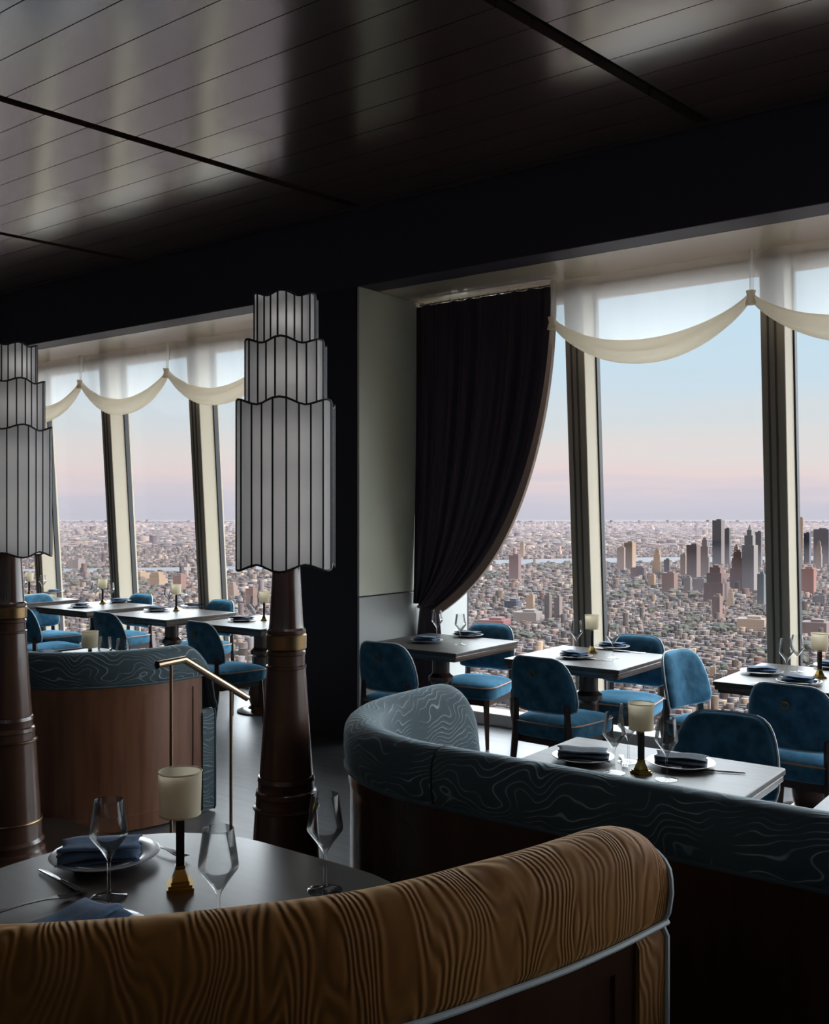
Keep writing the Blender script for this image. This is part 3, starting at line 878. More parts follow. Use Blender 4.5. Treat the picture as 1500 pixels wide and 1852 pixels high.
# ------------------------------------------------------------------ table lamps
def lamp_meshes():
    ms = []
    b = MB()
    for w, z0, z1 in ((.056, 0, .007), (.049, .007, .013), (.038, .013, .019)):
        b.box((0, 0, (z0 + z1) / 2), (w, w, z1 - z0))
    def sq(w, z): return [(-w, -w, z), (w, -w, z), (w, w, z), (-w, w, z)]
    lv = [sq(.017, .019), sq(.0135, .03), sq(.0095, .042), sq(.0105, .046), sq(.0105, .05)]
    vs_ = [p for r in lv for p in r]
    b.add(vs_, [(i * 4 + k, i * 4 + (k + 1) % 4, i * 4 + 4 + (k + 1) % 4, i * 4 + 4 + k) for i in range(4) for k in range(4)] + [(16, 17, 18, 19)])
    ms.append(('base', b.mesh('base', M['brass'], False)))
    b = MB(); b.box((0, 0, .097), (.0155, .0155, .095))
    for sx, sy in ((1, 1), (1, -1), (-1, 1), (-1, -1)): b.box((sx * .0045, sy * .0045, .097), (.0085, .0085, .0952))
    ms.append(('stem', b.mesh('stem', M['black'], False)))
    b = MB(); b.box((0, 0, .148), (.017, .017, .008)); b.lathe([(.006, .15), (.006, .19), (.009, .192), (.009, .2), (.002, .202)], 12)
    ms.append(('neck', b.mesh('neck', M['brass'], False)))
    b = MB(); b.lathe([(.0425, .158), (.0455, .248)], 40, caps=False); me = b.mesh('shade', M['lampshade'], True, 40)
    ms.append(('shade', me))
    for z, r in ((.158, .0423), (.2475, .0453)):
        b = MB(); b.tube([(r * math.cos(2 * PI * k / 40), r * math.sin(2 * PI * k / 40), z) for k in range(40)], .0018, 6, closed=True)
        ms.append(('shade_trim', b.mesh('shade_trim', M['lampshade'])))
    return ms
LP = lamp_meshes()
GLP = 'small cream table lamps'
def table_lamp(label, p, rz=0.0, sc=1.0):
    root = empty('table_lamp', p, rz); root.scale = (sc, sc, sc)
    sh = None
    for nm, me in LP:
        o = link(nm, me, sh if nm == 'shade_trim' else root)
        if nm == 'shade': sh = o
    tag(root, label, 'lamp', GLP)

# ------------------------------------------------------------------ wine glasses
def glass_mesh():
    outer = [(.0385, 0), (.0390, .0012), (.036, .0024), (.02, .0045), (.006, .009), (.0038, .018), (.0034, .05), (.0040, .078), (.0065, .086), (.0205, .108), (.0385, .1315), (.0402, .1375), (.0395, .145), (.0305, .2105), (.0300, .2115)]
    inner = [(.0292, .2105), (.0383, .144), (.039, .1375), (.0372, .132), (.0195, .110), (.006, .093), (0.0, .090)]
    b = MB(); b.lathe(outer + inner, 40)
    return b.mesh('wine_glass', M['glass'], True, 50)
GM = glass_mesh()
def wine_glass(label, p, group='wine glasses on the tables'):
    o = link('wine_glass', GM, None, p + Vector((0, 0, .001))); tag(o, label, 'glass', group); return o

# ------------------------------------------------------------------ plates, napkins, cutlery
b = MB(); b.lathe([(.0, .004), (.075, .004), (.082, .006), (.125, .016), (.128, .0185), (.126, .0195), (.083, .0095), (.075, .008), (0, .008)], 48)
b.lathe([(.062, 0), (.07, 0), (.072, .004), (.06, .004)], 48); PM = b.mesh('plate', M['plate'], True, 60)
def plate(label, p, sc=1.0):
    o = link('plate', PM, None, p + Vector((0, 0, .0006))); o.scale = (sc, sc, sc); tag(o, label, 'plate', 'dinner plates'); return o

def napkin_mesh(seed, mat_, lx=.17, ly=.11, layers=4):
    rnd = random.Random(seed); b = MB()
    # one strip folded to and fro: a wavy S profile swept along x
    prof = []; th = .0075
    for l in range(layers):
        z = .005 + l * th
        xs = [-1, -.6, -.2, .2, .6, 1]
        if l % 2: xs = xs[::-1]
        for x in xs: prof.append((x * ly / 2 * (1 - .06 * l), z + rnd.uniform(-.0012, .0012)))
        if l < layers - 1: prof.append((xs[-1] * (ly / 2 * (1 - .06 * l) + .006), z + th / 2))
    n = 16; vs_, fs = [], []
    skew = rnd.uniform(-.12, .12)
    for i in range(n + 1):
        t = -1 + 2 * i / n
        for k, (y, z) in enumerate(prof):
            e = 1 - .03 * (k % 5)
            vs_.append((t * lx / 2 * e + y * skew, y + .006 * math.sin(3 * t + k * .13 + seed), z + .0022 * math.sin(4 * t + k * .2 + seed) * (z / .03) + .004 * (1 - t * t) * (z / .03)))
    m_ = len(prof)
    for i in range(n):
        for k in range(m_ - 1):
            fs.append((i * m_ + k, i * m_ + k + 1, (i + 1) * m_ + k + 1, (i + 1) * m_ + k))
    b.add(vs_, fs)
    return b.mesh('napkin', mat_, True, 70)
NP = [napkin_mesh(i, M['napkin']) for i in range(3)]
NG = [napkin_mesh(i + 7, M['napkin_grey'], .2, .13) for i in range(2)]
def napkin(label, p, rz, me, sc=1.0):
    o = link('napkin', me, None, p, rz); o.scale = (sc, sc, sc)
    so = o.modifiers.new('thick', 'SOLIDIFY'); so.thickness = .002; so.offset = 0
    tag(o, label, 'napkin', 'folded dark blue napkins'); return o

def fork_mesh():
    b = MB()
    def hz(y): return .003 + .012 * max(0, (y - .02) / .08) ** 2 * (1 if y < .09 else 1) 
    ys = [-.10, -.06, -.02, .02, .05]; ws = [.009, .007, .004, .004, .010]
    vs_, fs = [], []
    for y, w in zip(ys, ws):
        z = .004 + .006 * math.sin((y + .1) / .2 * PI)
        vs_ += [(-w, y, z), (w, y, z), (w, y, z + .002), (-w, y, z + .002)]
    for i in range(4):
        for k in range(4): fs.append((i * 4 + k, i * 4 + (k + 1) % 4, i * 4 + 4 + (k + 1) % 4, i * 4 + 4 + k))
    fs += [(0, 3, 2, 1), (16, 17, 18, 19)]
    b.add(vs_, fs)
    for x in (-.0085, -.0028, .0028, .0085):
        b.tube([(x, .048, .009), (x, .07, .006), (x * .9, .098, .010)], [.0016, .0016, .0009], 5)
    return b.mesh('fork', M['steel'], True, 40)
def knife_mesh():
    b = MB()
    b.tube([(0, -.11, .0055), (0, -.05, .0055), (0, -.012, .005), (0, 0, .0045)], [.0062, .0055, .004, .0035], 8)
    b.add([(-.004, 0, .003), (.004, 0, .003), (.0095, .03, .003), (.0095, .08, .003), (.002, .108, .003), (-.005, .1, .003), (-.005, .02, .003)] + [(-.004, 0, .006), (.003, 0, .0045), (.0085, .03, .0036), (.0085, .08, .0036), (.002, .107, .0036), (-.005, .1, .006), (-.005, .02, .006)],
          [tuple(range(6, -1, -1)), tuple(range(7, 14))] + [(i, (i + 1) % 7, 7 + (i + 1) % 7, 7 + i) for i in range(7)])
    return b.mesh('knife', M['steel'], True, 40)
FK, KN = fork_mesh(), knife_mesh()
def cutlery(kind, label, p, rz):
    o = link(kind, FK if kind == 'fork' else KN, None, p, rz); tag(o, label, kind, 'steel cutlery'); return o

# near table
table_lamp('near cream table lamp with black stem on the large rounded table', at(326, 1606, ZN), YAW + R(14), 1.045)
wine_glass('near wine glass in front of the plate with the dark napkin', at(197, 1624, ZN))
wine_glass('near wine glass between the lamp and the amber booth, foot hidden', at(395, 1694, ZN))
wine_glass('near wine glass standing alone at the right of the rounded table', at(588, 1611, ZN))
p = at(190, 1556, ZN); plate('white plate under a napkin left of the near table lamp', p, 1.0)
napkin('navy napkin folded on the plate left of the near lamp', p + Vector((-.005, -.01, .008)), YAW + R(12), NG[0] if False else NP[0], 1.12)
p = at(150, 1706, ZN); plate('plate half hidden behind the amber booth back, lower left', p, 1.0)
napkin('navy napkin on the half hidden plate at lower left', p + Vector((-.03, .0, .010)), YAW + R(65), NP[1], 1.1)
cutlery('knife', 'steel knife lying left of the near wine glass', at(110, 1596, ZN), YAW + R(46))
cutlery('fork', 'steel fork lying between the near plate and the table lamp', at(292, 1540, ZN), YAW + R(-128))
cutlery('fork', 'steel fork at the lower left corner beside the hidden plate', at(62, 1640, ZN), YAW + R(-52))

# right tables
def setting(u, v, what, where, rz, nap, z=.75, sc=.92):
    p = at(u, v, z)
    plate('plate %s, %s' % (what, where), p, sc)
    napkin('folded napkin on the plate %s, %s' % (what, where), p + Vector((0, 0, .008)), rz, nap, .95)
setting(772, 1161, 'near the pier', 'on the curtain table', R(10), NP[0])
setting(846, 1151, 'nearer the window', 'on the curtain table', R(5), NG[0])
setting(1038, 1189, 'on the room side', 'on the middle right table', R(-12), NP[1])
setting(1108, 1172, 'on the window side', 'on the middle right table', R(4), NP[0])
setting(1378, 1218, 'left of the two glasses', 'on the rightmost window table', R(20), NP[2])
setting(1446, 1236, 'in front of the lamp', 'on the rightmost window table', R(-4), NP[0])
setting(1510, 1208, 'cut by the picture edge', 'on the rightmost window table', R(0), NP[1])
setting(1055, 1374, 'left of the glasses', 'on the booth table', R(25), NG[0], sc=.9)
setting(1232, 1385, 'right of the lamp', 'on the booth table', R(12), NG[1], sc=.95)
wine_glass('wine glass nearest the curtain on the curtain table', at(791, 1157, .75))
wine_glass('wine glass at the middle of the curtain table', at(833, 1166, .75))
wine_glass('wine glass left of the lamp on the middle right table', at(1043, 1181, .75))
wine_glass('wine glass right of the lamp on the middle right table', at(1109, 1190, .75))
wine_glass('left one of the two wine glasses by the mullion on the rightmost window table', at(1423, 1224, .75))
wine_glass('right one of the two wine glasses by the mullion on the rightmost window table', at(1442, 1215, .75))
wine_glass('leftmost wine glass on the booth table', at(1111, 1398, .75))
wine_glass('wine glass half behind the lamp on the booth table', at(1137, 1378, .75))
wine_glass('wine glass right of the lamp on the booth table', at(1206, 1410, .75))
table_lamp('cream table lamp on the middle right table by the mullion', at(1071, 1181, .75), YAW + R(10))
table_lamp('cream table lamp on the rightmost window table', at(1483, 1226, .75), YAW + R(10))
table_lamp('cream table lamp on the booth table behind the teal back', at(1160, 1399, .75), YAW + R(20))
cutlery('knife', 'knife right of the plate on the booth table', at(1292, 1396, .75), R(-70))
cutlery('fork', 'fork beside the glasses on the booth table', at(1128, 1380, .75), R(-150))
cutlery('knife', 'knife by the room side plate of the middle right table', at(1078, 1194, .75), R(-70))
cutlery('fork', 'fork in front of the plate on the rightmost window table', at(1395, 1238, .75), R(-60))
cutlery('knife', 'knife beside the window plate of the middle right table', at(1140, 1180, .75), R(-80))
# left tables
table_lamp('cream table lamp rising above the teal booth behind the handrail', at(163, 1221, .75), YAW)
wine_glass('left one of two glasses above the back of the handrail booth', at(190, 1219, .75))
wine_glass('right one of two glasses above the back of the handrail booth', at(222, 1223, .75))
setting(86, 1188, 'beside the left column', 'on the handrail booth table', R(0), NP[0])
table_lamp('cream table lamp on the second far table', at(186, 1092, .75), YAW)
table_lamp('cream table lamp on the bronze edged middle far table', at(319, 1105, .75), YAW)
table_lamp('cream table lamp beside the right tiered lamp column', at(478, 1122, .75), YAW)
table_lamp('cream table lamp on the farthest table beside the left column', at(53, 1076, .75), YAW)
setting(145, 1098, 'left of the lamp', 'on the second far table', R(0), NP[0], sc=.95)
setting(216, 1089, 'right of the lamp', 'on the second far table', R(5), NP[1], sc=.95)
setting(284, 1105, 'left of the lamp', 'on the middle far table', R(0), NG[0], sc=.95)
setting(350, 1098, 'right of the lamp', 'on the middle far table', R(5), NP[2], sc=.95)
setting(437, 1123, 'left of the lamp', 'on the table nearest the pier', R(5), NG[1], sc=.95)
setting(75, 1080, 'left of the chair', 'on the farthest table', R(5), NP[0], sc=.95)
setting(95, 1072, 'nearer the window', 'on the farthest table', R(5), NP[1], sc=.95)
wine_glass('wine glass left of the lamp on the second far table', at(172, 1091, .75))
wine_glass('wine glass right of the lamp on the second far table', at(200, 1092, .75))
wine_glass('wine glass left of the lamp on the middle far table', at(304, 1102, .75))
wine_glass('wine glass right of the lamp on the middle far table', at(332, 1104, .75))
wine_glass('wine glass on the table nearest the pier', at(461, 1122, .75))
wine_glass('wine glass left of the lamp on the farthest table', at(42, 1077, .75))
wine_glass('wine glass right of the lamp on the farthest table', at(77, 1074, .75))

# ------------------------------------------------------------------ the city far below
HC = 300.0                       # eye over the ground
ZG = EYE - HC
def cityp(X, Y, z):              # camera frame (right, ahead) to world
    return (0.799 * X - 0.601 * Y, 0.601 * X + 0.799 * Y, z)
def city_mat(name, use_attr, col=(.3, .25, .25), win=.35):
    m = bpy.data.materials.new(name); m.use_nodes = True
    b = m.node_tree.nodes['Principled BSDF']; b.inputs['Roughness'].default_value = .75; b.inputs['Specular IOR Level'].default_value = .2
    if use_attr:
        at_ = N(m, 'ShaderNodeAttribute'); at_.attribute_name = 'Col'; src = at_.outputs['Color']
    else:
        rgb = N(m, 'ShaderNodeRGB'); rgb.outputs[0].default_value = (*col, 1); src = rgb.outputs[0]
    ge = N(m, 'ShaderNodeNewGeometry'); sp = N(m, 'ShaderNodeSeparateXYZ'); L(m, ge.outputs['Position'], sp.inputs[0])
    sn = N(m, 'ShaderNodeSeparateXYZ'); L(m, ge.outputs['Normal'], sn.inputs[0])
    def stripes(sock, period, duty):
        d = N(m, 'ShaderNodeMath', operation='DIVIDE'); d.inputs[1].default_value = period; L(m, sock, d.inputs[0])
        f = N(m, 'ShaderNodeMath', operation='FRACT'); L(m, d.outputs[0], f.inputs[0])
        g = N(m, 'ShaderNodeMath', operation='LESS_THAN'); g.inputs[1].default_value = duty; L(m, f.outputs[0], g.inputs[0]); return g.outputs[0]
    ad = N(m, 'ShaderNodeMath', operation='ADD'); L(m, sp.outputs['X'], ad.inputs[0]); L(m, sp.outputs['Y'], ad.inputs[1])
    a1 = stripes(sp.outputs['Z'], 7.5, .5); a2 = stripes(ad.outputs[0], 9.0, .55)
    mu = N(m, 'ShaderNodeMath', operation='MULTIPLY'); L(m, a1, mu.inputs[0]); L(m, a2, mu.inputs[1])
    wl = N(m, 'ShaderNodeMath', operation='LESS_THAN'); wl.inputs[1].default_value = .5; L(m, sn.outputs['Z'], wl.inputs[0])
    mu2 = N(m, 'ShaderNodeMath', operation='MULTIPLY'); L(m, mu.outputs[0], mu2.inputs[0]); L(m, wl.outputs[0], mu2.inputs[1])
    mu3 = N(m, 'ShaderNodeMath', operation='MULTIPLY'); mu3.inputs[1].default_value = win; L(m, mu2.outputs[0], mu3.inputs[0])
    mx = N(m, 'ShaderNodeMix', data_type='RGBA'); mx.inputs[7].default_value = (.06, .065, .085, 1)
    L(m, mu3.outputs[0], mx.inputs[0]); L(m, src, mx.inputs[6]); L(m, mx.outputs[2], b.inputs['Base Color'])
    return m
rnd = random.Random(5)
rng = np.random.default_rng(7)
PAL = np.array([(.50, .42, .40), (.60, .54, .52), (.34, .27, .26), (.42, .31, .27), (.62, .50, .38), (.26, .22, .24), (.46, .38, .40), (.68, .64, .62), (.36, .22, .19), (.40, .40, .45), (.20, .20, .24), (.55, .45, .36)])

# ground
gm = bpy.data.materials.new('city_ground'); gm.use_nodes = True
gb = gm.node_tree.nodes['Principled BSDF']; gb.inputs['Roughness'].default_value = 1.0; gb.inputs['Specular IOR Level'].default_value = 0.0
tc = N(gm, 'ShaderNodeTexCoord'); vo = N(gm, 'ShaderNodeTexVoronoi'); vo.inputs['Scale'].default_value = 1 / 90.0
L(gm, tc.outputs['Object'], vo.inputs['Vector'])
L(gm, ramp(gm, vo.outputs['Distance'], [(.1, (.09, .072, .07)), (.8, (.05, .042, .045))]), gb.inputs['Base Color'])
n_ = 96
vs_ = [(0, 0, 0)] + [(30000 * math.cos(2 * PI * k / n_), 30000 * math.sin(2 * PI * k / n_), 0) for k in range(n_)]
b = MB(); b.add(vs_, [(0, 1 + k, 1 + (k + 1) % n_) for k in range(n_)])
g_o = build(b, 'city_ground', gm, smooth=False, loc=(0, 0, ZG)); struct(g_o, 'flat city plain reaching to the horizon')

# river: a band crossing the view
def river_y(X): return 5650 + .30 * X + 120 * math.sin(X / 700)
def in_river(X, Y): return abs(Y - river_y(X)) < 300 + .04 * X
rm = mat('river_water', (.09, .1, .11), .85, spec=.05)
vs_, fs = [], []
for i in range(41):
    X = -4200 + i * 210
    hw = 300 + .04 * X
    for d in (-hw, hw): vs_.append(cityp(X, river_y(X) + d, 0))
for i in range(40): fs.append((2 * i, 2 * i + 1, 2 * i + 3, 2 * i + 2))
b = MB(); b.add(vs_, fs); struct(build(b, 'river', rm, smooth=False, loc=(0, 0, ZG + .6)), 'pale river crossing the city')

# towers that can be told apart: u, width px, top v, foot v, depth factor, colour, shape, label
T = [
 (1300, 21, 941, 1026, 1.0, (.30, .30, .34), 'slab', 'tall grey slab tower, highest on the skyline'),
 (1316, 12, 956, 1024, 1.0, (.16, .18, .23), 'slab', 'narrow dark tower right of the highest grey slab'),
 (1357, 27, 948, 1074, 1.0, (.40, .42, .48), 'spire', 'pale blue grey tower with a spire beside the mullion'),
 (1373, 13, 962, 1030, 1.0, (.22, .24, .30), 'slab', 'dark tower just left of the right mullion'),
 (1337, 31, 994, 1068, 1.0, (.27, .17, .16), 'step', 'brown tower in front of the spire tower'),
 (1333, 16, 985, 1060, 1.05, (.50, .44, .36), 'step', 'pale topped tower behind the brown tower'),
 (1297, 44, 1022, 1092, 1.0, (.28, .19, .19), 'step', 'broad stepped brown tower low at the centre of the cluster'),
 (1255, 24, 985, 1052, 1.0, (.30, .25, .27), 'slab', 'mauve grey block left of the highest slab'),
 (1275, 20, 972, 1050, 1.0, (.25, .23, .28), 'step', 'dark stepped tower behind the mauve block'),
 (1237, 12, 1003, 1046, 1.0, (.40, .34, .32), 'slab', 'slim mauve tower left of the mauve block'),
 (1189, 18, 992, 1044, 1.0, (.58, .45, .34), 'step', 'tan tapering tower near the middle of the right window'),
 (1140, 20, 981, 1032, 1.0, (.60, .47, .36), 'slab', 'tan tower above the river, left in the right window'),
 (1124, 16, 990, 1036, 1.0, (.42, .37, .38), 'slab', 'grey tower touching the left tan tower'),
 (1155, 30, 1026, 1046, 1.0, (.30, .20, .20), 'slab', 'low dark red block beneath the left tan tower'),
 (1207, 12, 1012, 1044, 1.0, (.22, .22, .27), 'slab', 'small dark tower right of the tan tapering tower'),
 (1212, 28, 1036, 1074, 1.0, (.34, .22, .20), 'slab', 'brown tower with sunlit orange side below the tan towers'),
 (1180, 14, 1040, 1064, 1.0, (.62, .44, .28), 'slab', 'small orange lit block left of the brown tower'),
 (1265, 24, 1046, 1072, 1.0, (.17, .19, .26), 'slab', 'low navy block at the centre of the cluster'),
 (1245, 14, 1044, 1078, 1.0, (.28, .28, .33), 'slab', 'small slate block left of the low navy block'),
 (1378, 15, 1038, 1098, 1.0, (.20, .29, .35), 'slab', 'teal glass tower left of the right mullion'),
 (1322, 14, 1064, 1100, 1.0, (.56, .47, .40), 'step', 'cream block below the brown tower'),
 (1298, 18, 1078, 1122, 1.0, (.36, .25, .24), 'slab', 'plum block below the broad stepped tower'),
 (1360, 58, 1118, 1140, 1.0, (.56, .45, .38), 'slab', 'long beige block low beside the right mullion'),
 (1449, 9, 937, 1028, 1.0, (.60, .46, .36), 'slab', 'slender tan tower at the left edge of the rightmost window'),
 (1461, 12, 964, 1022, 1.0, (.14, .16, .22), 'slab', 'dark tower beside the slender tan tower'),
 (1486, 32, 957, 1024, 1.0, (.13, .15, .22), 'slab', 'wide navy tower in the rightmost window'),
 (1482, 12, 978, 1030, .97, (.46, .37, .33), 'step', 'tan stepped tower in front of the wide navy tower'),
 (1462, 30, 1028, 1076, 1.0, (.46, .20, .17), 'slab', 'brick red block in the rightmost window'),
 (1484, 20, 1076, 1096, 1.0, (.12, .14, .2), 'slab', 'low black block in the rightmost window'),
 (1476, 56, 1124, 1148, 1.0, (.34, .24, .24), 'slab', 'long plum block low in the rightmost window'),
 (932, 22, 1004, 1052, 1.0, (.29, .20, .23), 'slab', 'plum tower seen right of the curtain'),
 (945, 9, 981, 1010, 1.0, (.62, .48, .34), 'slab', 'slim sunlit tan tower behind the plum tower'),
 (960, 16, 1076, 1108, 1.0, (.56, .44, .33), 'slab', 'tan apartment tower below the plum tower'),
 (992, 13, 1076, 1122, 1.0, (.30, .29, .31), 'slab', 'left one of the twin grey towers beside the mullion'),
 (1010, 14, 1080, 1122, 1.0, (.38, .33, .34), 'slab', 'right one of the twin grey towers beside the mullion'),
 (928, 30, 1086, 1104, 1.0, (.13, .16, .24), 'slab', 'low navy roofed block right of the curtain'),
 (895, 60, 1120, 1132, 1.0, (.42, .16, .17), 'slab', 'long red block just above the curtain table'),
 (955, 54, 1106, 1126, 1.0, (.40, .39, .41), 'slab', 'pale grey block in front of the tan apartment tower'),
 (250, 40, 1036, 1056, 1.0, (.58, .44, .30), 'slab', 'tan housing block in the left windows'),
 (285, 34, 1034, 1060, 1.0, (.62, .46, .32), 'step', 'sunlit tan block above the middle far table'),
 (140, 26, 1012, 1028, 1.0, (.42, .38, .40), 'slab', 'grey block across the river in the left windows'),
 (325, 22, 1040, 1068, 1.0, (.40, .24, .22), 'slab', 'brick block left of the far mullion'),
 (420, 24, 1052, 1084, 1.0, (.46, .36, .33), 'step', 'mauve block right of the far mullion'),
 (455, 20, 1064, 1100, 1.0, (.36, .24, .22), 'slab', 'brown block beside the right tiered lamp'),
]
foot = []
cm_cache = {}
for (u, wpx, vt, vf, df, col, shp, lab) in T:
    Y = HC * FPX / (vf - 926); X = (u - 750) / FPX * Y
    w = wpx * Y / FPX * .80; d = min(w, 70) * .9; h = (vf - vt) * Y / FPX
    key = tuple(col)
    if key not in cm_cache: cm_cache[key] = city_mat('tower_facade', False, tuple(c * .22 for c in col), .4)
    b = MB()
    if shp == 'slab':
        b.box((0, 0, h / 2), (w, d, h)); b.box((w * .1, 0, h + 3), (w * .5, d * .5, 6))
    elif shp == 'step':
        for f0, f1, k in ((0, .55, 1), (.55, .8, .78), (.8, .95, .56), (.95, 1.0, .3)):
            b.box((0, 0, h * (f0 + f1) / 2), (w * k, d * k, h * (f1 - f0)))
    else:
        for f0, f1, k in ((0, .7, 1), (.7, .84, .7), (.84, .92, .4)):
            b.box((0, 0, h * (f0 + f1) / 2), (w * k, d * k, h * (f1 - f0)))
        b.tube([(0, 0, h * .92), (0, 0, h)], [w * .16, .6], 6)
    o = build(b, 'tower', cm_cache[key], smooth=False, loc=cityp(X, Y, ZG), rz=YAW + R(rnd.choice((-24, -34, -40))))
    tag(o, lab, 'building', 'city towers')
    foot.append((X, Y, max(w, d) * .75))

# low buildings: the nearest as single objects, the rest as one mass
def gen(Y0, Y1, step, hmin, hmax, wmin, wmax, seed):
    r = np.random.default_rng(seed); out = []
    ca, sa = math.cos(R(-24)), math.sin(R(-24))
    K = int(Y1 * 1.9 / step)
    ii, jj = np.meshgrid(np.arange(-K, K), np.arange(-K, K))
    gx = ii.ravel() * step; gy = jj.ravel() * step
    # streets every few lots
    gx = gx + (ii.ravel() // 5) * step * .28; gy = gy + (jj.ravel() // 3) * step * .35
    X = ca * gx - sa * gy; Y = sa * gx + ca * gy
    ok = (Y > Y0) & (Y < Y1) & (X > -.58 * Y) & (X < .58 * Y)
    X, Y = X[ok], Y[ok]
    n = len(X)
    X = X + r.normal(0, step * .06, n); Y = Y + r.normal(0, step * .06, n)
    ok = r.random(n) > .10
    ry = 5650 + .30 * X + 120 * np.sin(X / 700)
    ok &= np.abs(Y - ry) > 330 + .04 * X
    for fx, fy, fr in foot: ok &= (np.hypot(X - fx, Y - fy) > fr + wmax * .4)
    X, Y = X[ok], Y[ok]; n = len(X)
    w = r.uniform(wmin, wmax, n); d = r.uniform(wmin, wmax, n)
    h = hmin + (hmax - hmin) * r.random(n) ** 2.5
    tall = r.random(n) < .03; h[tall] *= r.uniform(1.5, 3.0, tall.sum())
    c = PAL[r.integers(0, len(PAL), n)] * (r.choice((.04, .08, .12, .17, .25), n) * r.uniform(.8, 1.2, n))[:, None] * np.array((1.0, .95, .92))
    return X, Y, w, d, h, np.clip(c, 0, .85)
A = gen(1250, 3300, 15, 6, 17, 8, 14.5, 1)
B_ = gen(3300, 8000, 24, 8, 22, 12, 23, 2)
C_ = gen(8000, 29500, 88, 9, 30, 40, 86, 3)
order = np.argsort(A[1])
vis = []
for i in order:
    u = 750 + FPX * A[0][i] / A[1][i]; v = 926 + FPX * HC / A[1][i]
    if (840 < u < 1500 and 1090 < v < 1245) or (230 < u < 480 and 1060 < v < 1180): vis.append(i)
singles = set(vis[:250])
lowm = [city_mat('low_block', False, tuple(PAL[k] * .16), .3) for k in range(len(PAL))]
lowmesh = []
for k in range(len(PAL)):
    b = MB(); b.box((0, 0, .5), (1, 1, 1)); b.box((.15, .1, 1.06), (.35, .3, .14)); lowmesh.append(b.mesh('low_building', lowm[k], False))
CN = ['mauve', 'pale pinkish', 'dark brown', 'reddish brown', 'sandy', 'charcoal', 'plum grey', 'whitish', 'brick red', 'blue grey', 'slate', 'tan']
for i in sorted(singles):
    kc = rnd.randrange(len(PAL))
    uu = 750 + FPX * A[0][i] / A[1][i]; vv = 926 + FPX * HC / A[1][i]
    where = 'left of the pier' if uu < 520 else 'right of the dark curtain' if uu < 1050 else 'in the widest window' if uu < 1400 else 'in the rightmost window'
    dep = 'nearest' if vv > 1195 else 'lower' if vv > 1150 else 'farther'
    o = link('low_building', lowmesh[kc], None, cityp(A[0][i], A[1][i], ZG), YAW + R(-24))
    o.scale = (A[2][i], A[3][i], A[4][i])
    tag(o, 'small %s low block among the %s city roofs %s' % (CN[kc], dep, where), 'building', 'low city blocks')
def mass(name, label, sets):
    V, F, Cc = [], [], []
    ca, sa = math.cos(YAW + R(-24)), math.sin(YAW + R(-24))
    off = 0
    for (X, Y, w, d, h, c), skip in sets:
        keep = np.array([i not in skip for i in range(len(X))]) if skip else np.ones(len(X), bool)
        X, Y, w, d, h, c = X[keep], Y[keep], w[keep], d[keep], h[keep], c[keep]
        n = len(X); wx = .799 * X - .601 * Y; wy = .601 * X + .799 * Y
        vv = np.zeros((n, 8, 3))
        for k, (i, j, l) in enumerate([(-1, -1, 0), (1, -1, 0), (1, 1, 0), (-1, 1, 0), (-1, -1, 1), (1, -1, 1), (1, 1, 1), (-1, 1, 1)]):
            lx = i * w / 2; ly = j * d / 2
            vv[:, k, 0] = wx + ca * lx - sa * ly; vv[:, k, 1] = wy + sa * lx + ca * ly; vv[:, k, 2] = l * h
        ff = np.array([(4, 5, 6, 7), (0, 1, 5, 4), (1, 2, 6, 5), (2, 3, 7, 6), (3, 0, 4, 7)])
        F.append((np.arange(n)[:, None, None] * 8 + ff[None] + off).reshape(-1, 4)); V.append(vv.reshape(-1, 3)); off += n * 8
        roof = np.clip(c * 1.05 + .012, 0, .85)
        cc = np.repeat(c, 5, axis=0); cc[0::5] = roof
        Cc.append(np.repeat(cc, 4, axis=0))
    V = np.concatenate(V); F = np.concatenate(F); Cc = np.concatenate(Cc)
    me = bpy.data.meshes.new(name)
    me.vertices.add(len(V)); me.vertices.foreach_set('co', V.ravel())
    me.loops.add(F.size); me.loops.foreach_set('vertex_index', F.ravel().astype(np.int32))
    me.polygons.add(len(F)); me.polygons.foreach_set('loop_start', (np.arange(len(F)) * 4).astype(np.int32))
    me.update(calc_edges=True); me.validate()
    ca_ = me.color_attributes.new('Col', 'FLOAT_COLOR', 'CORNER')
    ca_.data.foreach_set('color', np.concatenate([Cc, np.ones((len(Cc), 1))], axis=1).ravel())
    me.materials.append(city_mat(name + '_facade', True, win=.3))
    o = bpy.data.objects.new(name, me); COL.objects.link(o); o.location = (0, 0, ZG)
    tag(o, label, 'city', kind='stuff')
mass('city_blocks', 'dense low city blocks spreading to the horizon', [(A, singles), (B_, None), (C_, None)])

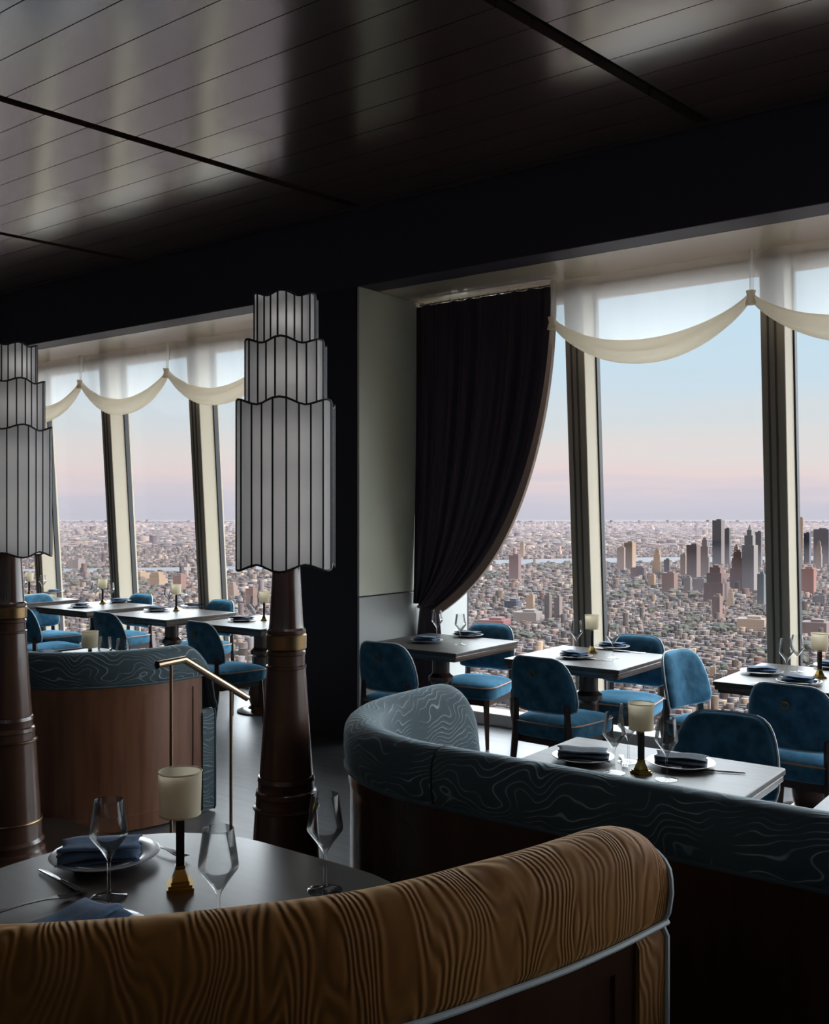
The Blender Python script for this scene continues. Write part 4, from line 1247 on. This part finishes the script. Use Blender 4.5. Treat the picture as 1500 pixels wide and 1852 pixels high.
# trees of parks and streets
def trees():
    r = random.Random(3); b = MB()
    tmp = bmesh.new(); bmesh.ops.create_icosphere(tmp, subdivisions=1, radius=1.0)
    tv = [v.co.copy() for v in tmp.verts]; tf = [tuple(v.index for v in f.verts) for f in tmp.faces]; tmp.free()
    spots = [(1310, 1146, 26, 22), (1380, 1190, 22, 18), (1232, 1142, 26, 16), (1255, 1130, 16, 12), (955, 1160, 24, 16), (1465, 1180, 16, 14), (300, 1130, 24, 12), (1450, 1120, 16, 12),
             (890, 1046, 40, 20), (1000, 1030, 60, 34), (1150, 1062, 30, 18), (1420, 1150, 30, 14), (1120, 1085, 24, 12), (420, 1120, 20, 10), (260, 1080, 30, 14), (130, 1060, 30, 12)]
    for _ in range(46): spots.append((r.uniform(840, 1500), 926 + 90 + 220 * r.random(), r.uniform(6, 14), 5))
    for _ in range(22): spots.append((r.uniform(60, 500), 926 + 80 + 130 * r.random(), r.uniform(6, 14), 5))
    for u, v, wpx, cnt in spots:
        for _ in range(cnt):
            uu = u + r.gauss(0, wpx * .5); vv = v + r.gauss(0, 3)
            Y = HC * FPX / (vv - 926); X = (uu - 750) / FPX * Y
            R_ = r.uniform(5, 9) * (1 if Y < 3300 else 1.7); c = Vector(cityp(X, Y, 11 + R_ * .5))
            b.add([c + Vector((p.x * R_ * r.uniform(.8, 1.2), p.y * R_, p.z * R_ * .8)) for p in tv], tf)
    m = noise_col(mat('tree_green', (.07, .1, .06), .9), (.010, .016, .010), (.022, .027, .015), nscale=.05)
    o = build(b, 'city_trees', m, loc=(0, 0, ZG)); tag(o, 'dark green trees between the city blocks', 'trees', kind='stuff')
trees()

# evening haze over the plain
HAZE = True
if HAZE:
    hm = bpy.data.materials.new('haze'); hm.use_nodes = True
    t = hm.node_tree; t.nodes.remove(t.nodes['Principled BSDF'])
    vsn = N(hm, 'ShaderNodeVolumeScatter'); vsn.inputs['Color'].default_value = (.125, .113, .13, 1); vsn.inputs['Density'].default_value = 1 / 5200.0
    vsn.inputs['Anisotropy'].default_value = .2
    L(hm, vsn.outputs[0], t.nodes['Material Output'].inputs['Volume'])
    hm.cycles.homogeneous_volume = True
    b = MB()
    # wedge-shaped layer of air in front of the windows, 900 m to 33 km out
    Y0, Y1, k0 = 900.0, 22000.0, 1.1
    q4 = [(-k0 * Y0, Y0), (k0 * Y0, Y0), (k0 * Y1, Y1), (-k0 * Y1, Y1)]
    b.add([cityp(x, y, 0) for x, y in q4] + [cityp(x, y, 130) for x, y in q4], [(0, 1, 2, 3), (7, 6, 5, 4), (0, 4, 5, 1), (1, 5, 6, 2), (2, 6, 7, 3), (3, 7, 4, 0)])
    ho = build(b, 'haze', hm, smooth=False, loc=(0, 0, ZG + 1.5)); tag(ho, 'thin mauve evening haze over the distant city', 'haze', kind='stuff')
